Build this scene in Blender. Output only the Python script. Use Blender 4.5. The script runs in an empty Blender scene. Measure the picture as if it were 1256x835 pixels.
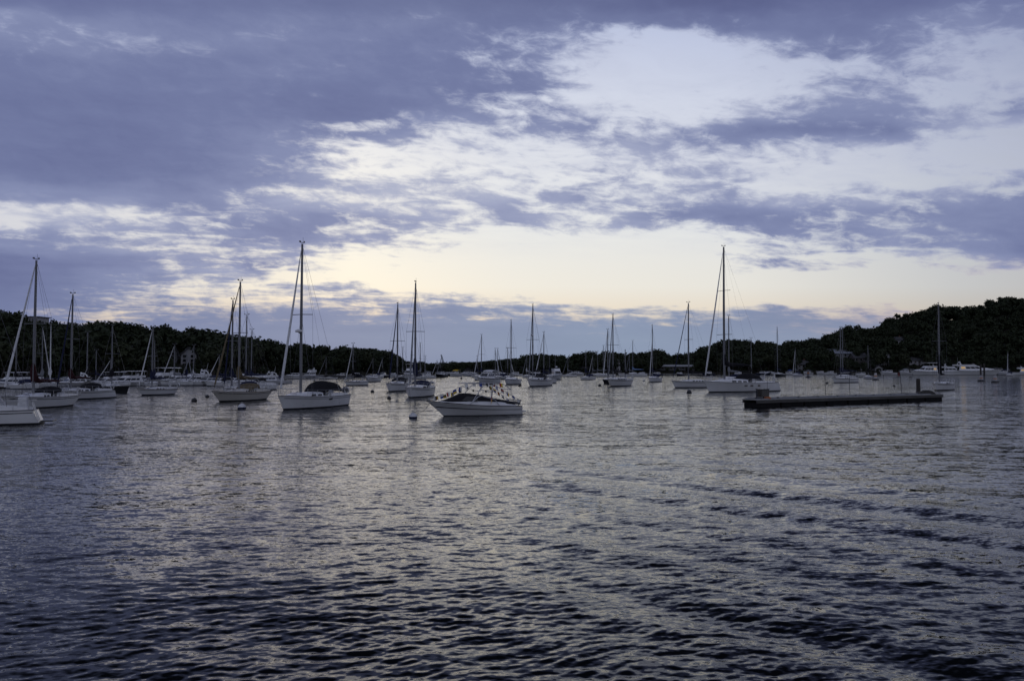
import bpy, math, random
import numpy as np
from mathutils import Vector, Matrix

R = math.radians
rnd = random.Random(7)
SC = bpy.context.scene
COL = SC.collection

# ------------------------------------------------------------------ camera
PW, PH, FPX = 1256.0, 835.0, 977.0        # photograph size, focal length in photograph pixels
CAM_H = 3.65                              # eye height above the water
Y_HOR = 449.5                             # horizon row
PITCH = math.atan((Y_HOR - PH / 2) / FPX)
cd = bpy.data.cameras.new('camera')
cam = bpy.data.objects.new('camera', cd)
COL.objects.link(cam)
cd.sensor_fit = 'HORIZONTAL'
cd.sensor_width = 36.0
cd.lens = 36.0 * FPX / PW
cd.clip_start = 0.1
cd.clip_end = 20000
cam.location = (0, 0, CAM_H)
cam.rotation_euler = (R(90) + PITCH, 0, 0)
SC.camera = cam

# ------------------------------------------------------------------ view
SC.view_settings.view_transform = 'Standard'
SC.view_settings.look = 'None'
SC.view_settings.exposure = 0.0
SC.view_settings.gamma = 1.0
SC.view_settings.use_curve_mapping = False
try:
    SC.cycles.max_bounces = 5
    SC.cycles.diffuse_bounces = 2
    SC.cycles.glossy_bounces = 3
    SC.cycles.transparent_max_bounces = 4
    SC.cycles.caustics_reflective = False
    SC.cycles.caustics_refractive = False
    SC.cycles.use_denoising = True
except Exception:
    pass


def s2l(c):
    return tuple((x / 255 / 12.92) if x / 255 <= 0.04045 else ((x / 255 + 0.055) / 1.055) ** 2.4 for x in c)


# ------------------------------------------------------------------ dusk sky
SUN_EL, SUN_AZ = R(3.0), R(-12.0)          # the sun has gone down behind the cloud bank ahead
BG = 0.1
world = bpy.data.worlds.new('World')
SC.world = world
world.use_nodes = True
NT = world.node_tree
NT.nodes.clear()


class G:
    """small node-graph helper"""
    def __init__(s, nt):
        s.nt = nt

    def n(s, t, **kw):
        nd = s.nt.nodes.new(t)
        for k, v in kw.items():
            setattr(nd, k, v)
        return nd

    def put(s, sock, v):
        if isinstance(v, (int, float)):
            sock.default_value = v
        elif isinstance(v, (tuple, list)):
            if len(v) == 3 and len(sock.default_value) == 4:
                v = tuple(v) + (1.0,)
            sock.default_value = v
        else:
            s.nt.links.new(v, sock)

    def m(s, op, a, b=None, c=None, clamp=False):
        nd = s.n('ShaderNodeMath', operation=op, use_clamp=clamp)
        s.put(nd.inputs[0], a)
        if b is not None:
            s.put(nd.inputs[1], b)
        if c is not None:
            s.put(nd.inputs[2], c)
        return nd.outputs[0]

    def mr(s, v, a, b, c=0.0, d=1.0, kind='LINEAR'):
        nd = s.n('ShaderNodeMapRange', interpolation_type=kind)
        for i, x in enumerate((v, a, b, c, d)):
            s.put(nd.inputs[i], x)
        return nd.outputs[0]

    def mixf(s, f, a, b):
        nd = s.n('ShaderNodeMix', data_type='FLOAT')
        s.put(nd.inputs[0], f); s.put(nd.inputs[2], a); s.put(nd.inputs[3], b)
        return nd.outputs[0]

    def mixc(s, f, a, b, blend='MIX'):
        nd = s.n('ShaderNodeMix', data_type='RGBA', blend_type=blend)
        s.put(nd.inputs[0], f); s.put(nd.inputs[6], a); s.put(nd.inputs[7], b)
        return nd.outputs[2]

    def ramp(s, v, stops, interp='LINEAR'):
        nd = s.n('ShaderNodeValToRGB')
        cr = nd.color_ramp
        cr.interpolation = interp
        while len(cr.elements) > 1:
            cr.elements.remove(cr.elements[-1])
        for i, (p, c) in enumerate(stops):
            e = cr.elements[0] if i == 0 else cr.elements.new(p)
            e.position = p
            e.color = (c, c, c, 1) if isinstance(c, (int, float)) else tuple(c) + (1,)
        s.put(nd.inputs[0], v)
        return nd.outputs[0]

    def noise(s, vec, scale, detail=2.0, rough=0.5, dist=0.0):
        nd = s.n('ShaderNodeTexNoise')
        if vec is not None:
            s.put(nd.inputs['Vector'], vec)
        s.put(nd.inputs['Scale'], scale)
        s.put(nd.inputs['Detail'], detail)
        s.put(nd.inputs['Roughness'], rough)
        s.put(nd.inputs['Distortion'], dist)
        return nd.outputs[0]

    def xyz(s, x, y, z):
        nd = s.n('ShaderNodeCombineXYZ')
        s.put(nd.inputs[0], x); s.put(nd.inputs[1], y); s.put(nd.inputs[2], z)
        return nd.outputs[0]


def build_sky():
    g = G(NT)
    d = g.n('ShaderNodeTexCoord').outputs['Generated']
    sp = g.n('ShaderNodeSeparateXYZ'); g.put(sp.inputs[0], d)
    x, y, z = sp.outputs
    z = g.m('MAXIMUM', z, 0.0)
    rr = g.m('SQRT', g.m('ADD', g.m('MULTIPLY', x, x), g.m('MULTIPLY', y, y)))
    den = g.m('MAXIMUM', g.m('MAXIMUM', y, g.m('MULTIPLY', rr, 0.45)), 0.001)
    u0 = g.m('DIVIDE', x, den)
    v0 = g.m('DIVIDE', z, den)
    # cloud layer seen in perspective: a plane overhead
    zz = g.m('ADD', z, 0.13)
    px = g.m('DIVIDE', x, zz)
    py = g.m('DIVIDE', y, zz)
    # streets of cloud run slightly aslant
    pa = g.m('ADD', g.m('MULTIPLY', px, 0.93), g.m('MULTIPLY', py, 0.25))
    pb = g.m('SUBTRACT', g.m('MULTIPLY', py, 0.93), g.m('MULTIPLY', px, 0.25))
    P = g.xyz(g.m('MULTIPLY', pa, 0.62), pb, 0.35)
    n1 = g.noise(P, 1.55, 6.0, 0.58, 0.35)
    n2 = g.noise(P, 7.5, 5.0, 0.62, 0.5)
    n4 = g.noise(g.xyz(g.m('ADD', x, g.m('MULTIPLY', z, 0.5)), y, g.m('MULTIPLY', z, 2.2)), 34.0, 5.0, 0.62, 0.4)
    n3 = g.noise(P, 0.75, 3.0, 0.5)
    w1 = g.noise(d, 7.0, 3.0, 0.55)
    w2 = g.noise(g.xyz(g.m('ADD', x, 3.1), y, g.m('MULTIPLY', z, 2.5)), 9.0, 3.0, 0.55)
    u = g.m('ADD', u0, g.m('MULTIPLY', g.m('SUBTRACT', w1, 0.5), 0.16))
    v = g.m('ADD', v0, g.m('MULTIPLY', g.m('SUBTRACT', w2, 0.5), 0.050))
    U = g.mr(u, -0.7, 0.7)
    cols = [i * 78.5 for i in range(17)]
    rows = GRID
    acc = None
    last = None
    for (ry, vals) in rows:                       # from the horizon upwards
        vv = math.tan(PITCH + math.atan((PH / 2 - ry) / FPX))
        st = [(((cx - 628) / FPX + 0.7) / 1.4, max(0.0, c / 1.3)) for cx, c in zip(cols, vals)]
        o = g.ramp(U, st)
        if acc is None:
            acc = o
        else:
            f = g.mr(v, last, vv, kind='SMOOTHSTEP')
            acc = g.mixf(f, acc, o)
        last = vv
    cover = g.m('MULTIPLY', acc, 1.3)
    det = g.m('ADD', g.m('MULTIPLY', g.m('SUBTRACT', n1, 0.5), 1.1),
              g.m('ADD', g.m('MULTIPLY', g.m('SUBTRACT', n2, 0.5), 1.15), g.m('MULTIPLY', g.m('SUBTRACT', n4, 0.5), 0.85)))
    det = g.m('MULTIPLY', det, g.mr(cover, 0.8, 1.05, 1.0, 0.5))
    low = g.mr(v0, 0.0, 0.10, 0.35, 1.0)        # the far haze bank is smoother
    t = g.m('ADD', cover, g.m('MULTIPLY', det, low))
    mask = g.mr(t, 0.34, 0.86, kind='SMOOTHSTEP')
    # clear sky: cream low down, pale blue-white above
    clear = g.ramp(g.mr(v0, 0.0, 0.5), [
        (0.0, s2l((200, 186, 178))), (0.10, s2l((236, 218, 192))), (0.20, s2l((240, 236, 225))),
        (0.34, s2l((235, 236, 234))), (0.50, s2l((230, 232, 237))), (0.68, s2l((216, 221, 235))),
        (0.85, s2l((196, 204, 228))), (1.0, s2l((182, 192, 222)))])
    edge = g.ramp(g.mr(u0, -0.7, 0.7), [(0.0, (0.80, 0.80, 0.88)), (0.25, (0.98, 0.96, 0.94)), (0.355, (1.14, 1.10, 1.02)), (0.46, (1.03, 1.02, 1.0)), (0.5, (1.0, 1.0, 1.0)),
                                       (0.7, (0.93, 0.94, 0.97)), (0.9, (0.66, 0.69, 0.77)), (1.0, (0.58, 0.60, 0.68))])
    clear = g.mixc(1.0, clear, edge, 'MULTIPLY')
    veil = g.mr(g.m('ADD', g.m('MULTIPLY', n1, 0.55), g.m('MULTIPLY', n2, 0.45)), 0.40, 0.68, 0.0, 0.62)
    veil = g.m('MULTIPLY', veil, g.mr(v0, 0.13, 0.22))
    clear = g.mixc(veil, clear, s2l((186, 192, 214)))
    sky = g.n('ShaderNodeTexSky', sky_type='NISHITA', sun_disc=False)
    sky.sun_elevation = SUN_EL
    sky.sun_rotation = SUN_AZ
    sky.air_density = 1.0
    sky.dust_density = 1.5
    sky.ozone_density = 2.0
    # cloud body: thin edges pale, thick bellies slate blue
    tt = g.m('ADD', g.m('ADD', g.m('MULTIPLY', cover, 1.0), g.m('MULTIPLY', g.m('SUBTRACT', n3, 0.54), 1.3)),
             g.m('ADD', g.m('MULTIPLY', g.m('SUBTRACT', n1, 0.5), 0.75), g.m('MULTIPLY', g.m('SUBTRACT', n4, 0.5), 0.25)))
    tt = g.mixf(g.mr(t, 0.35, 1.0, kind='SMOOTHSTEP'), t, tt)
    cloud = g.ramp(g.mr(tt, 0.3, 1.5), [
        (0.0, s2l((194, 199, 214))), (0.19, s2l((162, 169, 197))), (0.37, s2l((132, 141, 177))),
        (0.56, s2l((114, 123, 162))), (0.80, s2l((100, 108, 149))), (1.0, s2l((90, 97, 138)))])
    bank = g.ramp(g.mr(u0, -0.7, 0.7), [(0.0, s2l((110, 121, 160))), (0.3, s2l((128, 143, 173))), (0.6, s2l((140, 156, 179))), (1.0, s2l((146, 153, 177)))])
    cloud = g.mixc(g.mr(v0, 0.035, 0.13, 0.85, 0.0), cloud, bank)
    rose = g.m('MULTIPLY', g.m('MULTIPLY', g.mr(v0, 0.085, 0.145, 1.0, 0.0), g.mr(u0, 0.28, 0.55)), g.mr(t, 0.5, 0.95, 1.0, 0.0))
    cloud = g.mixc(g.m('MULTIPLY', rose, 0.7), cloud, s2l((222, 192, 184)))
    colr = g.mixc(mask, clear, cloud)
    # unseen sky dimmed high ahead to darken the water, brightened behind to light boats
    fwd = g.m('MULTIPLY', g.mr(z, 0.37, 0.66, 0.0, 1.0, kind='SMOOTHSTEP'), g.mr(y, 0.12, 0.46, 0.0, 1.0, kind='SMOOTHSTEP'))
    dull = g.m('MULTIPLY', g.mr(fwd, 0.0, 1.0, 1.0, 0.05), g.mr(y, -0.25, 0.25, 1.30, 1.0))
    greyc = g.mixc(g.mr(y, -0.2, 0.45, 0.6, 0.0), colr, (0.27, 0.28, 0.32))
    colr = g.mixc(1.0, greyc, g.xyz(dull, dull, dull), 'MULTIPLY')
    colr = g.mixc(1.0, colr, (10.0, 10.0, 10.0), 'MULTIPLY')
    nish = g.mixc(1.0, sky.outputs[0], (1.0, 1.0, 1.0), 'MULTIPLY')
    nf = g.mixf(mask, 0.03, 0.012)
    colr = g.mixc(nf, colr, nish)
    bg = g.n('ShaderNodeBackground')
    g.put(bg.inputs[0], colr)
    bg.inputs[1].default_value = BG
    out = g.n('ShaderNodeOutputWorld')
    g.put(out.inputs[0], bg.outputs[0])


# how much of the sky the cloud covers: row of the sky (photograph y), then 17 azimuths from the west end to the east end
GRID = [
    (440, [.95, .95, .95, .95, .95, .95, .95, .95, .95, .95, .95, .95, .95, .95, .9, .9, .85]),
    (405, [.95, .9, .9, .95, .95, .97, .97, .95, .95, .95, .95, .95, .95, .9, .85, .7, .6]),
    (385, [.85, .75, .68, .8, .85, .9, .75, .72, .8, .68, .68, .72, .72, .68, .5, .3, .25]),
    (365, [.92, .82, .62, .5, .6, .68, .72, .62, .5, .25, .05, .0, .0, .0, .05, .08, .12]),
    (345, [1.05, .95, .68, .42, .42, .14, .08, .05, .05, .0, .0, .0, .0, .0, .05, .12, .2]),
    (323, [1.05, 1.05, .98, .74, .78, .52, .30, .05, .0, .0, .0, .15, .55, .3, .35, .6, .85]),
    (296, [.88, .90, .82, .66, .60, .72, .58, .35, .1, .02, .05, .15, .5, .72, .72, .85, .95]),
    (269, [.50, .58, .64, .68, .72, .78, .72, .55, .72, .6, .8, .88, .82, .8, .85, .9, .95]),
    (242, [.95, 1.0, 1.0, .98, .68, .5, .5, .6, .55, .75, .6, .75, .5, .5, .55, .75, .85]),
    (215, [1.1, 1.15, 1.1, 1.08, .95, .78, .62, .68, .55, .6, .68, .6, .3, .12, .2, .35, .6]),
    (190, [1.15, 1.15, 1.15, 1.08, .92, .78, .60, .5, .42, .4, .48, .48, .38, .45, .28, .1, .1]),
    (161, [1.15, 1.15, 1.15, 1.08, 1.0, .85, .78, .70, .64, .72, .62, .62, .78, .82, .82, .5, .35]),
    (135, [1.05, 1.1, 1.15, 1.1, 1.02, 1.0, .97, .85, .75, .52, .45, .40, .45, .6, .65, .55, .75]),
    (108, [1.0, 1.05, 1.08, 1.05, 1.0, 1.0, .98, .95, .80, .48, .34, .32, .36, .50, .50, .40, .46]),
    (81, [.98, 1.0, 1.05, 1.02, .98, .98, .98, .93, .80, .46, .30, .26, .30, .52, .52, .40, .36]),
    (54, [.85, .92, .98, 1.0, .98, .98, .98, .92, .9, .66, .46, .46, .56, .72, .65, .55, .5]),
    (27, [.68, .85, .98, 1.08, 1.02, .98, .92, .92, 1.0, .92, .85, .9, .82, .85, .75, .7, .78]),
    (0, [1.0, 1.1, 1.12, 1.15, 1.12, 1.1, 1.02, 1.05, 1.12, 1.08, 1.08, 1.15, 1.05, 1.02, 1.0, .95, .9]),
    (-250, [1.0] * 17),
]
build_sky()
world.cycles.sampling_method = 'MANUAL'
world.cycles.sample_map_resolution = 512

sd = bpy.data.lights.new('sun', 'SUN')
sun = bpy.data.objects.new('sun', sd)
COL.objects.link(sun)
sd.energy = 0.05
sd.angle = R(30)
sd.color = (1.0, 0.86, 0.68)
# light travels from the sun (ahead, low) towards the camera
sun.rotation_euler = (R(90) - SUN_EL, 0, R(180) - SUN_AZ)

# ------------------------------------------------------------------ materials
MATS = {}


def mat(name, color, rough=0.5, metal=0.0, var=0.18, scale=3.0, bump=0.0, bscale=40.0, spec=0.5, alpha=None, emit=None, stretch=None):
    if name in MATS:
        return MATS[name]
    m = bpy.data.materials.new(name)
    m.use_nodes = True
    nt = m.node_tree
    g = G(nt)
    b = nt.nodes['Principled BSDF']
    tc = g.n('ShaderNodeTexCoord').outputs['Object']
    if stretch:
        mp = g.n('ShaderNodeMapping')
        g.put(mp.inputs[0], tc)
        mp.inputs['Scale'].default_value = stretch
        tc = mp.outputs[0]
    nz = g.noise(tc, scale, 5.0, 0.6)
    c0 = tuple(x * (1 - var) for x in color)
    c1 = tuple(min(1.0, x * (1 + var * 0.6)) for x in color)
    cr = g.ramp(nz, [(0.3, c0), (0.7, c1)])
    g.put(b.inputs['Base Color'], cr)
    g.put(b.inputs['Roughness'], g.mr(g.noise(tc, scale * 2.3, 3.0, 0.5), 0.3, 0.7, max(0.03, rough - 0.08), min(1, rough + 0.08)))
    b.inputs['Metallic'].default_value = metal
    b.inputs['Specular IOR Level'].default_value = spec
    if bump:
        bp = g.n('ShaderNodeBump')
        bp.inputs['Strength'].default_value = bump
        bp.inputs['Distance'].default_value = 0.02
        g.put(bp.inputs['Height'], g.noise(tc, bscale, 3.0, 0.6))
        g.put(b.inputs['Normal'], bp.outputs[0])
    if emit:
        b.inputs['Emission Color'].default_value = tuple(emit[0]) + (1,)
        b.inputs['Emission Strength'].default_value = emit[1]
    MATS[name] = m
    return m


def white():   return mat('gelcoat_white', (0.66, 0.67, 0.68), 0.35, var=0.07, scale=0.8)
def cream():   return mat('gelcoat_cream', (0.48, 0.465, 0.42), 0.4, var=0.07, scale=0.8)
def greyhull(): return mat('gelcoat_grey', (0.56, 0.58, 0.62), 0.35, var=0.06, scale=0.8)
def navyhull(): return mat('gelcoat_navy', (0.012, 0.016, 0.035), 0.25, var=0.1)
def blackhull(): return mat('gelcoat_black', (0.014, 0.015, 0.018), 0.3, var=0.1)
def deckm():   return mat('deck_nonskid', (0.60, 0.60, 0.60), 0.6, var=0.12, scale=2.0, bump=0.15)
def antifoul(): return mat('bottom_paint', (0.010, 0.011, 0.015), 0.7, var=0.2)
def glassm():  return mat('tinted_glass', (0.010, 0.011, 0.013), 0.12, var=0.1)
def alu():     return mat('mast_aluminium', (0.15, 0.155, 0.17), 0.5, metal=0.2, var=0.1)
def darkalu(): return mat('mast_dark', (0.10, 0.10, 0.11), 0.5, metal=0.3, var=0.15)
def steel():   return mat('stainless_rail', (0.45, 0.46, 0.48), 0.35, metal=0.7, var=0.1)
def wire():    return mat('rigging_wire', (0.12, 0.12, 0.13), 0.5, metal=0.5, var=0.1)
def teak():    return mat('weathered_teak', (0.10, 0.065, 0.04), 0.7, var=0.3, scale=5)
def canvas(c):
    t = {'navy': (0.014, 0.018, 0.048), 'black': (0.011, 0.011, 0.014), 'burgundy': (0.034, 0.009, 0.012), 'tan': (0.125, 0.100, 0.062),
         'white': (0.55, 0.56, 0.58), 'blue': (0.020, 0.045, 0.16), 'grey': (0.20, 0.21, 0.23), 'green': (0.02, 0.05, 0.035),
         'yellow': (0.55, 0.36, 0.03), 'paleblue': (0.16, 0.24, 0.42)}[c]
    return mat('canvas_' + c, t, 0.85, var=0.22, scale=4.0, bump=0.25, bscale=14.0, spec=0.2)


HULLS = {'white': white, 'cream': cream, 'grey': greyhull, 'navy': navyhull, 'black': blackhull}


# ------------------------------------------------------------------ mesh tools
class MB:
    def __init__(s):
        s.v = []
        s.f = []

    def add(s, vs, fs):
        o = len(s.v)
        s.v += [tuple(p) for p in vs]
        s.f += [tuple(i + o for i in q) for q in fs]
        return s

    def box(s, c, size, rot=None, taper=1.0):
        a, b, h = size[0] / 2, size[1] / 2, size[2] / 2
        vs = []
        for z, k in ((-h, 1.0), (h, taper)):
            for x, y in ((-a, -b), (a, -b), (a, b), (-a, b)):
                p = Vector((x * k, y * k, z))
                if rot is not None:
                    p = rot @ p
                vs.append(p + Vector(c))
        return s.add(vs, [(3, 2, 1, 0), (4, 5, 6, 7), (0, 1, 5, 4), (1, 2, 6, 5), (2, 3, 7, 6), (3, 0, 4, 7)])

    def tube(s, pts, rad, seg=6, caps=True):
        pts = [Vector(p) for p in pts]
        n = len(pts)
        if not isinstance(rad, (list, tuple)):
            rad = [rad] * n
        rings = []
        up = None
        for i, p in enumerate(pts):
            t = (pts[min(n - 1, i + 1)] - pts[max(0, i - 1)])
            if t.length < 1e-9:
                t = Vector((0, 0, 1))
            t.normalize()
            if up is None:
                up = Vector((0, 0, 1)) if abs(t.z) < 0.9 else Vector((1, 0, 0))
            a = t.cross(up)
            if a.length < 1e-6:
                a = t.cross(Vector((0.3, 1, 0.2)))
            a.normalize()
            b = t.cross(a).normalized()
            up = -b if False else up
            rings.append([p + (a * math.cos(2 * math.pi * k / seg) + b * math.sin(2 * math.pi * k / seg)) * rad[i] for k in range(seg)])
        return s.loft(rings, True, caps)

    def loft(s, rings, closed=True, caps=True):
        m = len(rings[0])
        vs = [p for r in rings for p in r]
        fs = []
        for i in range(len(rings) - 1):
            for k in range(m if closed else m - 1):
                k2 = (k + 1) % m
                fs.append((i * m + k, i * m + k2, (i + 1) * m + k2, (i + 1) * m + k))
        if caps:
            fs.append(tuple(reversed(range(m))))
            fs.append(tuple((len(rings) - 1) * m + k for k in range(m)))
        return s.add(vs, fs)

    def sphere(s, c, r, nu=10, nv=6, sc=(1, 1, 1)):
        rings = []
        for j in range(nv + 1):
            t = math.pi * (j / nv * 0.98 + 0.01) - math.pi / 2
            rings.append([Vector((c[0] + r * sc[0] * math.cos(t) * math.cos(2 * math.pi * k / nu),
                                  c[1] + r * sc[1] * math.cos(t) * math.sin(2 * math.pi * k / nu),
                                  c[2] + r * sc[2] * math.sin(t))) for k in range(nu)])
        return s.loft(rings, True, True)

    def lathe(s, c, prof, seg=10):
        rings = [[Vector((c[0] + r * math.cos(2 * math.pi * k / seg), c[1] + r * math.sin(2 * math.pi * k / seg), c[2] + z)) for k in range(seg)] for r, z in prof]
        return s.loft(rings, True, True)

    def panel(s, quad, th=0.02):
        """a thin slab standing proud of the surface it lies on"""
        q = [Vector(p) for p in quad]
        n = (q[2] - q[0]).cross(q[3] - q[1])
        n.normalize()
        k = len(q)
        vs = [p - n * th for p in q] + [p + n * th for p in q]
        fs = [tuple(reversed(range(k))), tuple(range(k, 2 * k))] + [(i, (i + 1) % k, k + (i + 1) % k, k + i) for i in range(k)]
        return s.add(vs, fs)

    def sheet(s, grid, th=0.03):
        """a cloth: grid of points given thickness"""
        nr, nc = len(grid), len(grid[0])
        g = [[Vector(p) for p in r] for r in grid]
        vs = [p for r in g for p in r] + [p - Vector((0, 0, th)) for r in g for p in r]
        N = nr * nc
        fs = []
        for i in range(nr - 1):
            for j in range(nc - 1):
                a, b, c, d = i * nc + j, i * nc + j + 1, (i + 1) * nc + j + 1, (i + 1) * nc + j
                fs.append((a, b, c, d)); fs.append((N + d, N + c, N + b, N + a))
        for j in range(nc - 1):
            fs.append((j + 1, j, N + j, N + j + 1))
            q = (nr - 1) * nc
            fs.append((q + j, q + j + 1, N + q + j + 1, N + q + j))
        for i in range(nr - 1):
            fs.append((i * nc, (i + 1) * nc, N + (i + 1) * nc, N + i * nc))
            fs.append(((i + 1) * nc + nc - 1, i * nc + nc - 1, N + i * nc + nc - 1, N + (i + 1) * nc + nc - 1))
        return s.add(vs, fs)

    def build(s, name, material, parent=None, smooth=True, angle=40, bevel=0.0, label=None):
        me = bpy.data.meshes.new(name)
        me.from_pydata(s.v, [], s.f)
        me.materials.append(material)
        if smooth:
            me.polygons.foreach_set('use_smooth', [True] * len(me.polygons))
            me.set_sharp_from_angle(angle=R(angle))
        o = bpy.data.objects.new(name, me)
        COL.objects.link(o)
        if parent is not None:
            o.parent = parent
        if bevel:
            md = o.modifiers.new('bevel', 'BEVEL')
            md.width = bevel; md.segments = 2; md.limit_method = 'ANGLE'
        if label:
            o['label'] = label
        return o


def tag(o, label, cat, group=None):
    o['label'] = label
    o['category'] = cat
    if group:
        o['group'] = group
    return o


def thing(name, label, cat, loc, rz=0.0, group=None):
    o = bpy.data.objects.new(name, None)
    o.empty_display_size = 0.3
    COL.objects.link(o)
    o.location = loc
    o.rotation_euler = (0, 0, rz)
    return tag(o, label, cat, group)


def copy_tree(o, parent=None):
    c = o.copy()
    COL.objects.link(c)
    c.parent = parent
    for ch in list(o.children):
        copy_tree(ch, c)
    return c


def depth(py):
    return FPX * CAM_H / (py - Y_HOR)


def wx(px, Y):
    return (px - PW / 2) / FPX * Y


def wz(py, Y):
    return CAM_H + Y * math.tan(PITCH + math.atan((PH / 2 - py) / FPX))


# ------------------------------------------------------------------ hulls
class Hull:
    """lofted hull, bow towards +x, waterline at z = 0"""
    def __init__(s, L, B, fb_b, fb_s, oh_b=None, oh_s=0.0, stern_w=0.72, flare=0.0, fine=2.0, n=18, mid=0.42, draft=0.45):
        s.L, s.B, s.fb_b, s.fb_s = L, B, fb_b, fb_s
        s.oh_b = 0.1 * L if oh_b is None else oh_b
        s.oh_s, s.stern_w, s.flare, s.fine, s.n, s.mid, s.draft = oh_s, stern_w, flare, fine, n, mid, draft

    def beam(s, t):
        if t < s.mid:
            return s.B / 2 * (s.stern_w + (1 - s.stern_w) * math.sin(math.pi / 2 * t / s.mid))
        q = (t - s.mid) / (1 - s.mid)
        return s.B / 2 * max(0.012, 1 - q ** s.fine)

    def sheer(s, t):
        a = s.fb_s + (s.fb_b - s.fb_s) * t
        return a - 0.06 * (s.fb_b + s.fb_s) * math.sin(math.pi * t) ** 1.2

    def xat(s, t, k):
        """k = 1 at deck, 0 at waterline, negative below"""
        xb = s.L / 2 - s.oh_b * (1 - k) ** 0.85 if k <= 1 else s.L / 2
        xs = -s.L / 2 + s.oh_s * (1 - k)
        return xs + (xb - xs) * t

    def t_of_x(s, x):
        return min(1, max(0, (x + s.L / 2) / s.L))

    def pt(s, t, k, side):
        b = s.beam(t)
        if k >= 0:
            w = 0.86 + 0.14 * k ** 0.8 - s.flare * (1 - k) * t
            z = s.sheer(t) * k
        else:
            w = max(0.05, (0.86 - s.flare * t) * (1 - (-k) ** 2.2))
            z = s.draft * k
        return Vector((s.xat(t, k), side * b * w, z))

    def shell(s, k_list, off=0.0):
        m = MB()
        ks = list(k_list)
        rings = []
        for i in range(s.n + 1):
            t = i / s.n
            t = t ** 0.85 if t > 0 else 0
            ring = [s.pt(t, k, -1) for k in ks] + [s.pt(t, k, 1) for k in reversed(ks)]
            if off:
                ring = [p + Vector((0, off * (-1 if p.y < 0 else 1), 0)) for p in ring]
            rings.append(ring)
        return m, rings

    def build(s, root, hullmat, boot=0.10, deckmat=None, cove=None, rail=None, bottom=None):
        kb = boot / max(0.3, (s.fb_b + s.fb_s) / 2)
        m, rings = s.shell([1.0, 0.8, 0.55, 0.3, kb])
        m.loft(rings, False, False)
        q = len(rings[0])
        m.add(rings[0], [tuple(range(q))])                       # transom
        m.add(rings[-1], [tuple(reversed(range(q)))])            # stem
        m.build('hull', hullmat, root, angle=50)
        m, rings = s.shell([kb - 0.001, 0.0, -0.35, -0.7, -1.0])
        m.loft(rings, False, True)
        m.build('bottom_paint', bottom or antifoul(), root, angle=50)
        m = MB()
        rows = []
        for i in range(s.n + 1):
            t = (i / s.n) ** 0.85 if i else 0
            a = s.pt(t, 1.0, -1); c = s.pt(t, 1.0, 1)
            a.y *= 0.985; c.y *= 0.985
            zc = 0.05 * s.beam(t)
            rows.append([a - Vector((0, 0, 0.02)), a * 0.5 + c * 0.5 + Vector((0, 0, zc)), c - Vector((0, 0, 0.02))])
        m.sheet(rows, 0.04)
        m.build('deck', deckmat or deckm(), root, angle=30)
        if rail:
            r = MB()
            for sd_ in (-1, 1):
                r.tube([s.pt((i / s.n), 1.0, sd_) + Vector((0, 0, 0.015)) for i in range(s.n + 1)], 0.035, 5)
            r.tube([s.pt(0, 1.0, -1) + Vector((0, 0, 0.015)), s.pt(0, 1.0, 1) + Vector((0, 0, 0.015))], 0.035, 5)
            r.build('toe_rail', rail, root)
        if cove:
            r = MB()
            k0, k1, cm = cove
            for sd_ in (-1, 1):
                rg = []
                for i in range(s.n + 1):
                    t = 0.01 + 0.98 * i / s.n
                    a = s.pt(t, k0, sd_); b = s.pt(t, k1, sd_)
                    o = Vector((0, sd_ * 0.006, 0)); w = Vector((0, sd_ * 0.014, 0))
                    rg.append([a - w, a + o, b + o, b - w])
                r.loft(rg, True, True)
            r.build('hull_stripe', cm, root)
        return s


def cabin_mesh(h, xa, xb, w, ht, slope_f, slope_b, z0=None, tuck=0.12, n=8):
    """coachroof from xa (aft) to xb (front); returns mesh builder and a function for points on its side"""
    xs = []
    st = [xa - slope_b, xa, (xa * 2 + xb) / 3, (xa + 2 * xb) / 3, xb, xb + slope_f * 0.5, xb + slope_f]
    hh = [0.02, ht, ht * 1.02, ht * 0.98, ht * 0.86, ht * 0.48, 0.03]
    rings = []
    for x, q in zip(st, hh):
        t = h.t_of_x(x)
        wx_ = min(w, h.beam(t) * 0.78)
        zz = h.sheer(t) - 0.02
        ring = []
        prof = [(-1.0, 0.0), (-0.97, 0.62), (-0.88, 0.92), (-0.6, 1.03), (0, 1.12), (0.6, 1.03), (0.88, 0.92), (0.97, 0.62), (1.0, 0.0)]
        for a, b in prof:
            ring.append(Vector((x, a * wx_, zz + b * q)))
        rings.append(ring)
    m = MB()
    m.loft(rings, False, True)

    def side(x, f, sd_):
        x = max(st[1], min(st[4], x))
        t = h.t_of_x(x)
        wx_ = min(w, h.beam(t) * 0.78)
        i = 1
        while i < 4 and st[i + 1] < x:
            i += 1
        q = hh[i] + (hh[i + 1] - hh[i]) * (x - st[i]) / max(1e-6, st[i + 1] - st[i])
        return Vector((x, sd_ * wx_ * (1 - 0.03 * f / 0.62), h.sheer(t) - 0.02 + f * q))
    return m, side


def solve_psi(width, L, B, side, ta):
    best, bp = 9e9, 0
    for i in range(0, 86):
        p = R(i)
        w = L * abs(side * math.cos(p) + math.sin(p) * ta) + 0.55 * B * abs(math.sin(p))
        if abs(w - width) < best:
            best, bp = abs(w - width), p
    return bp


def rig_line(m, a, b, r=0.012):
    m.tube([a, b], r, 4, False)


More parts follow.
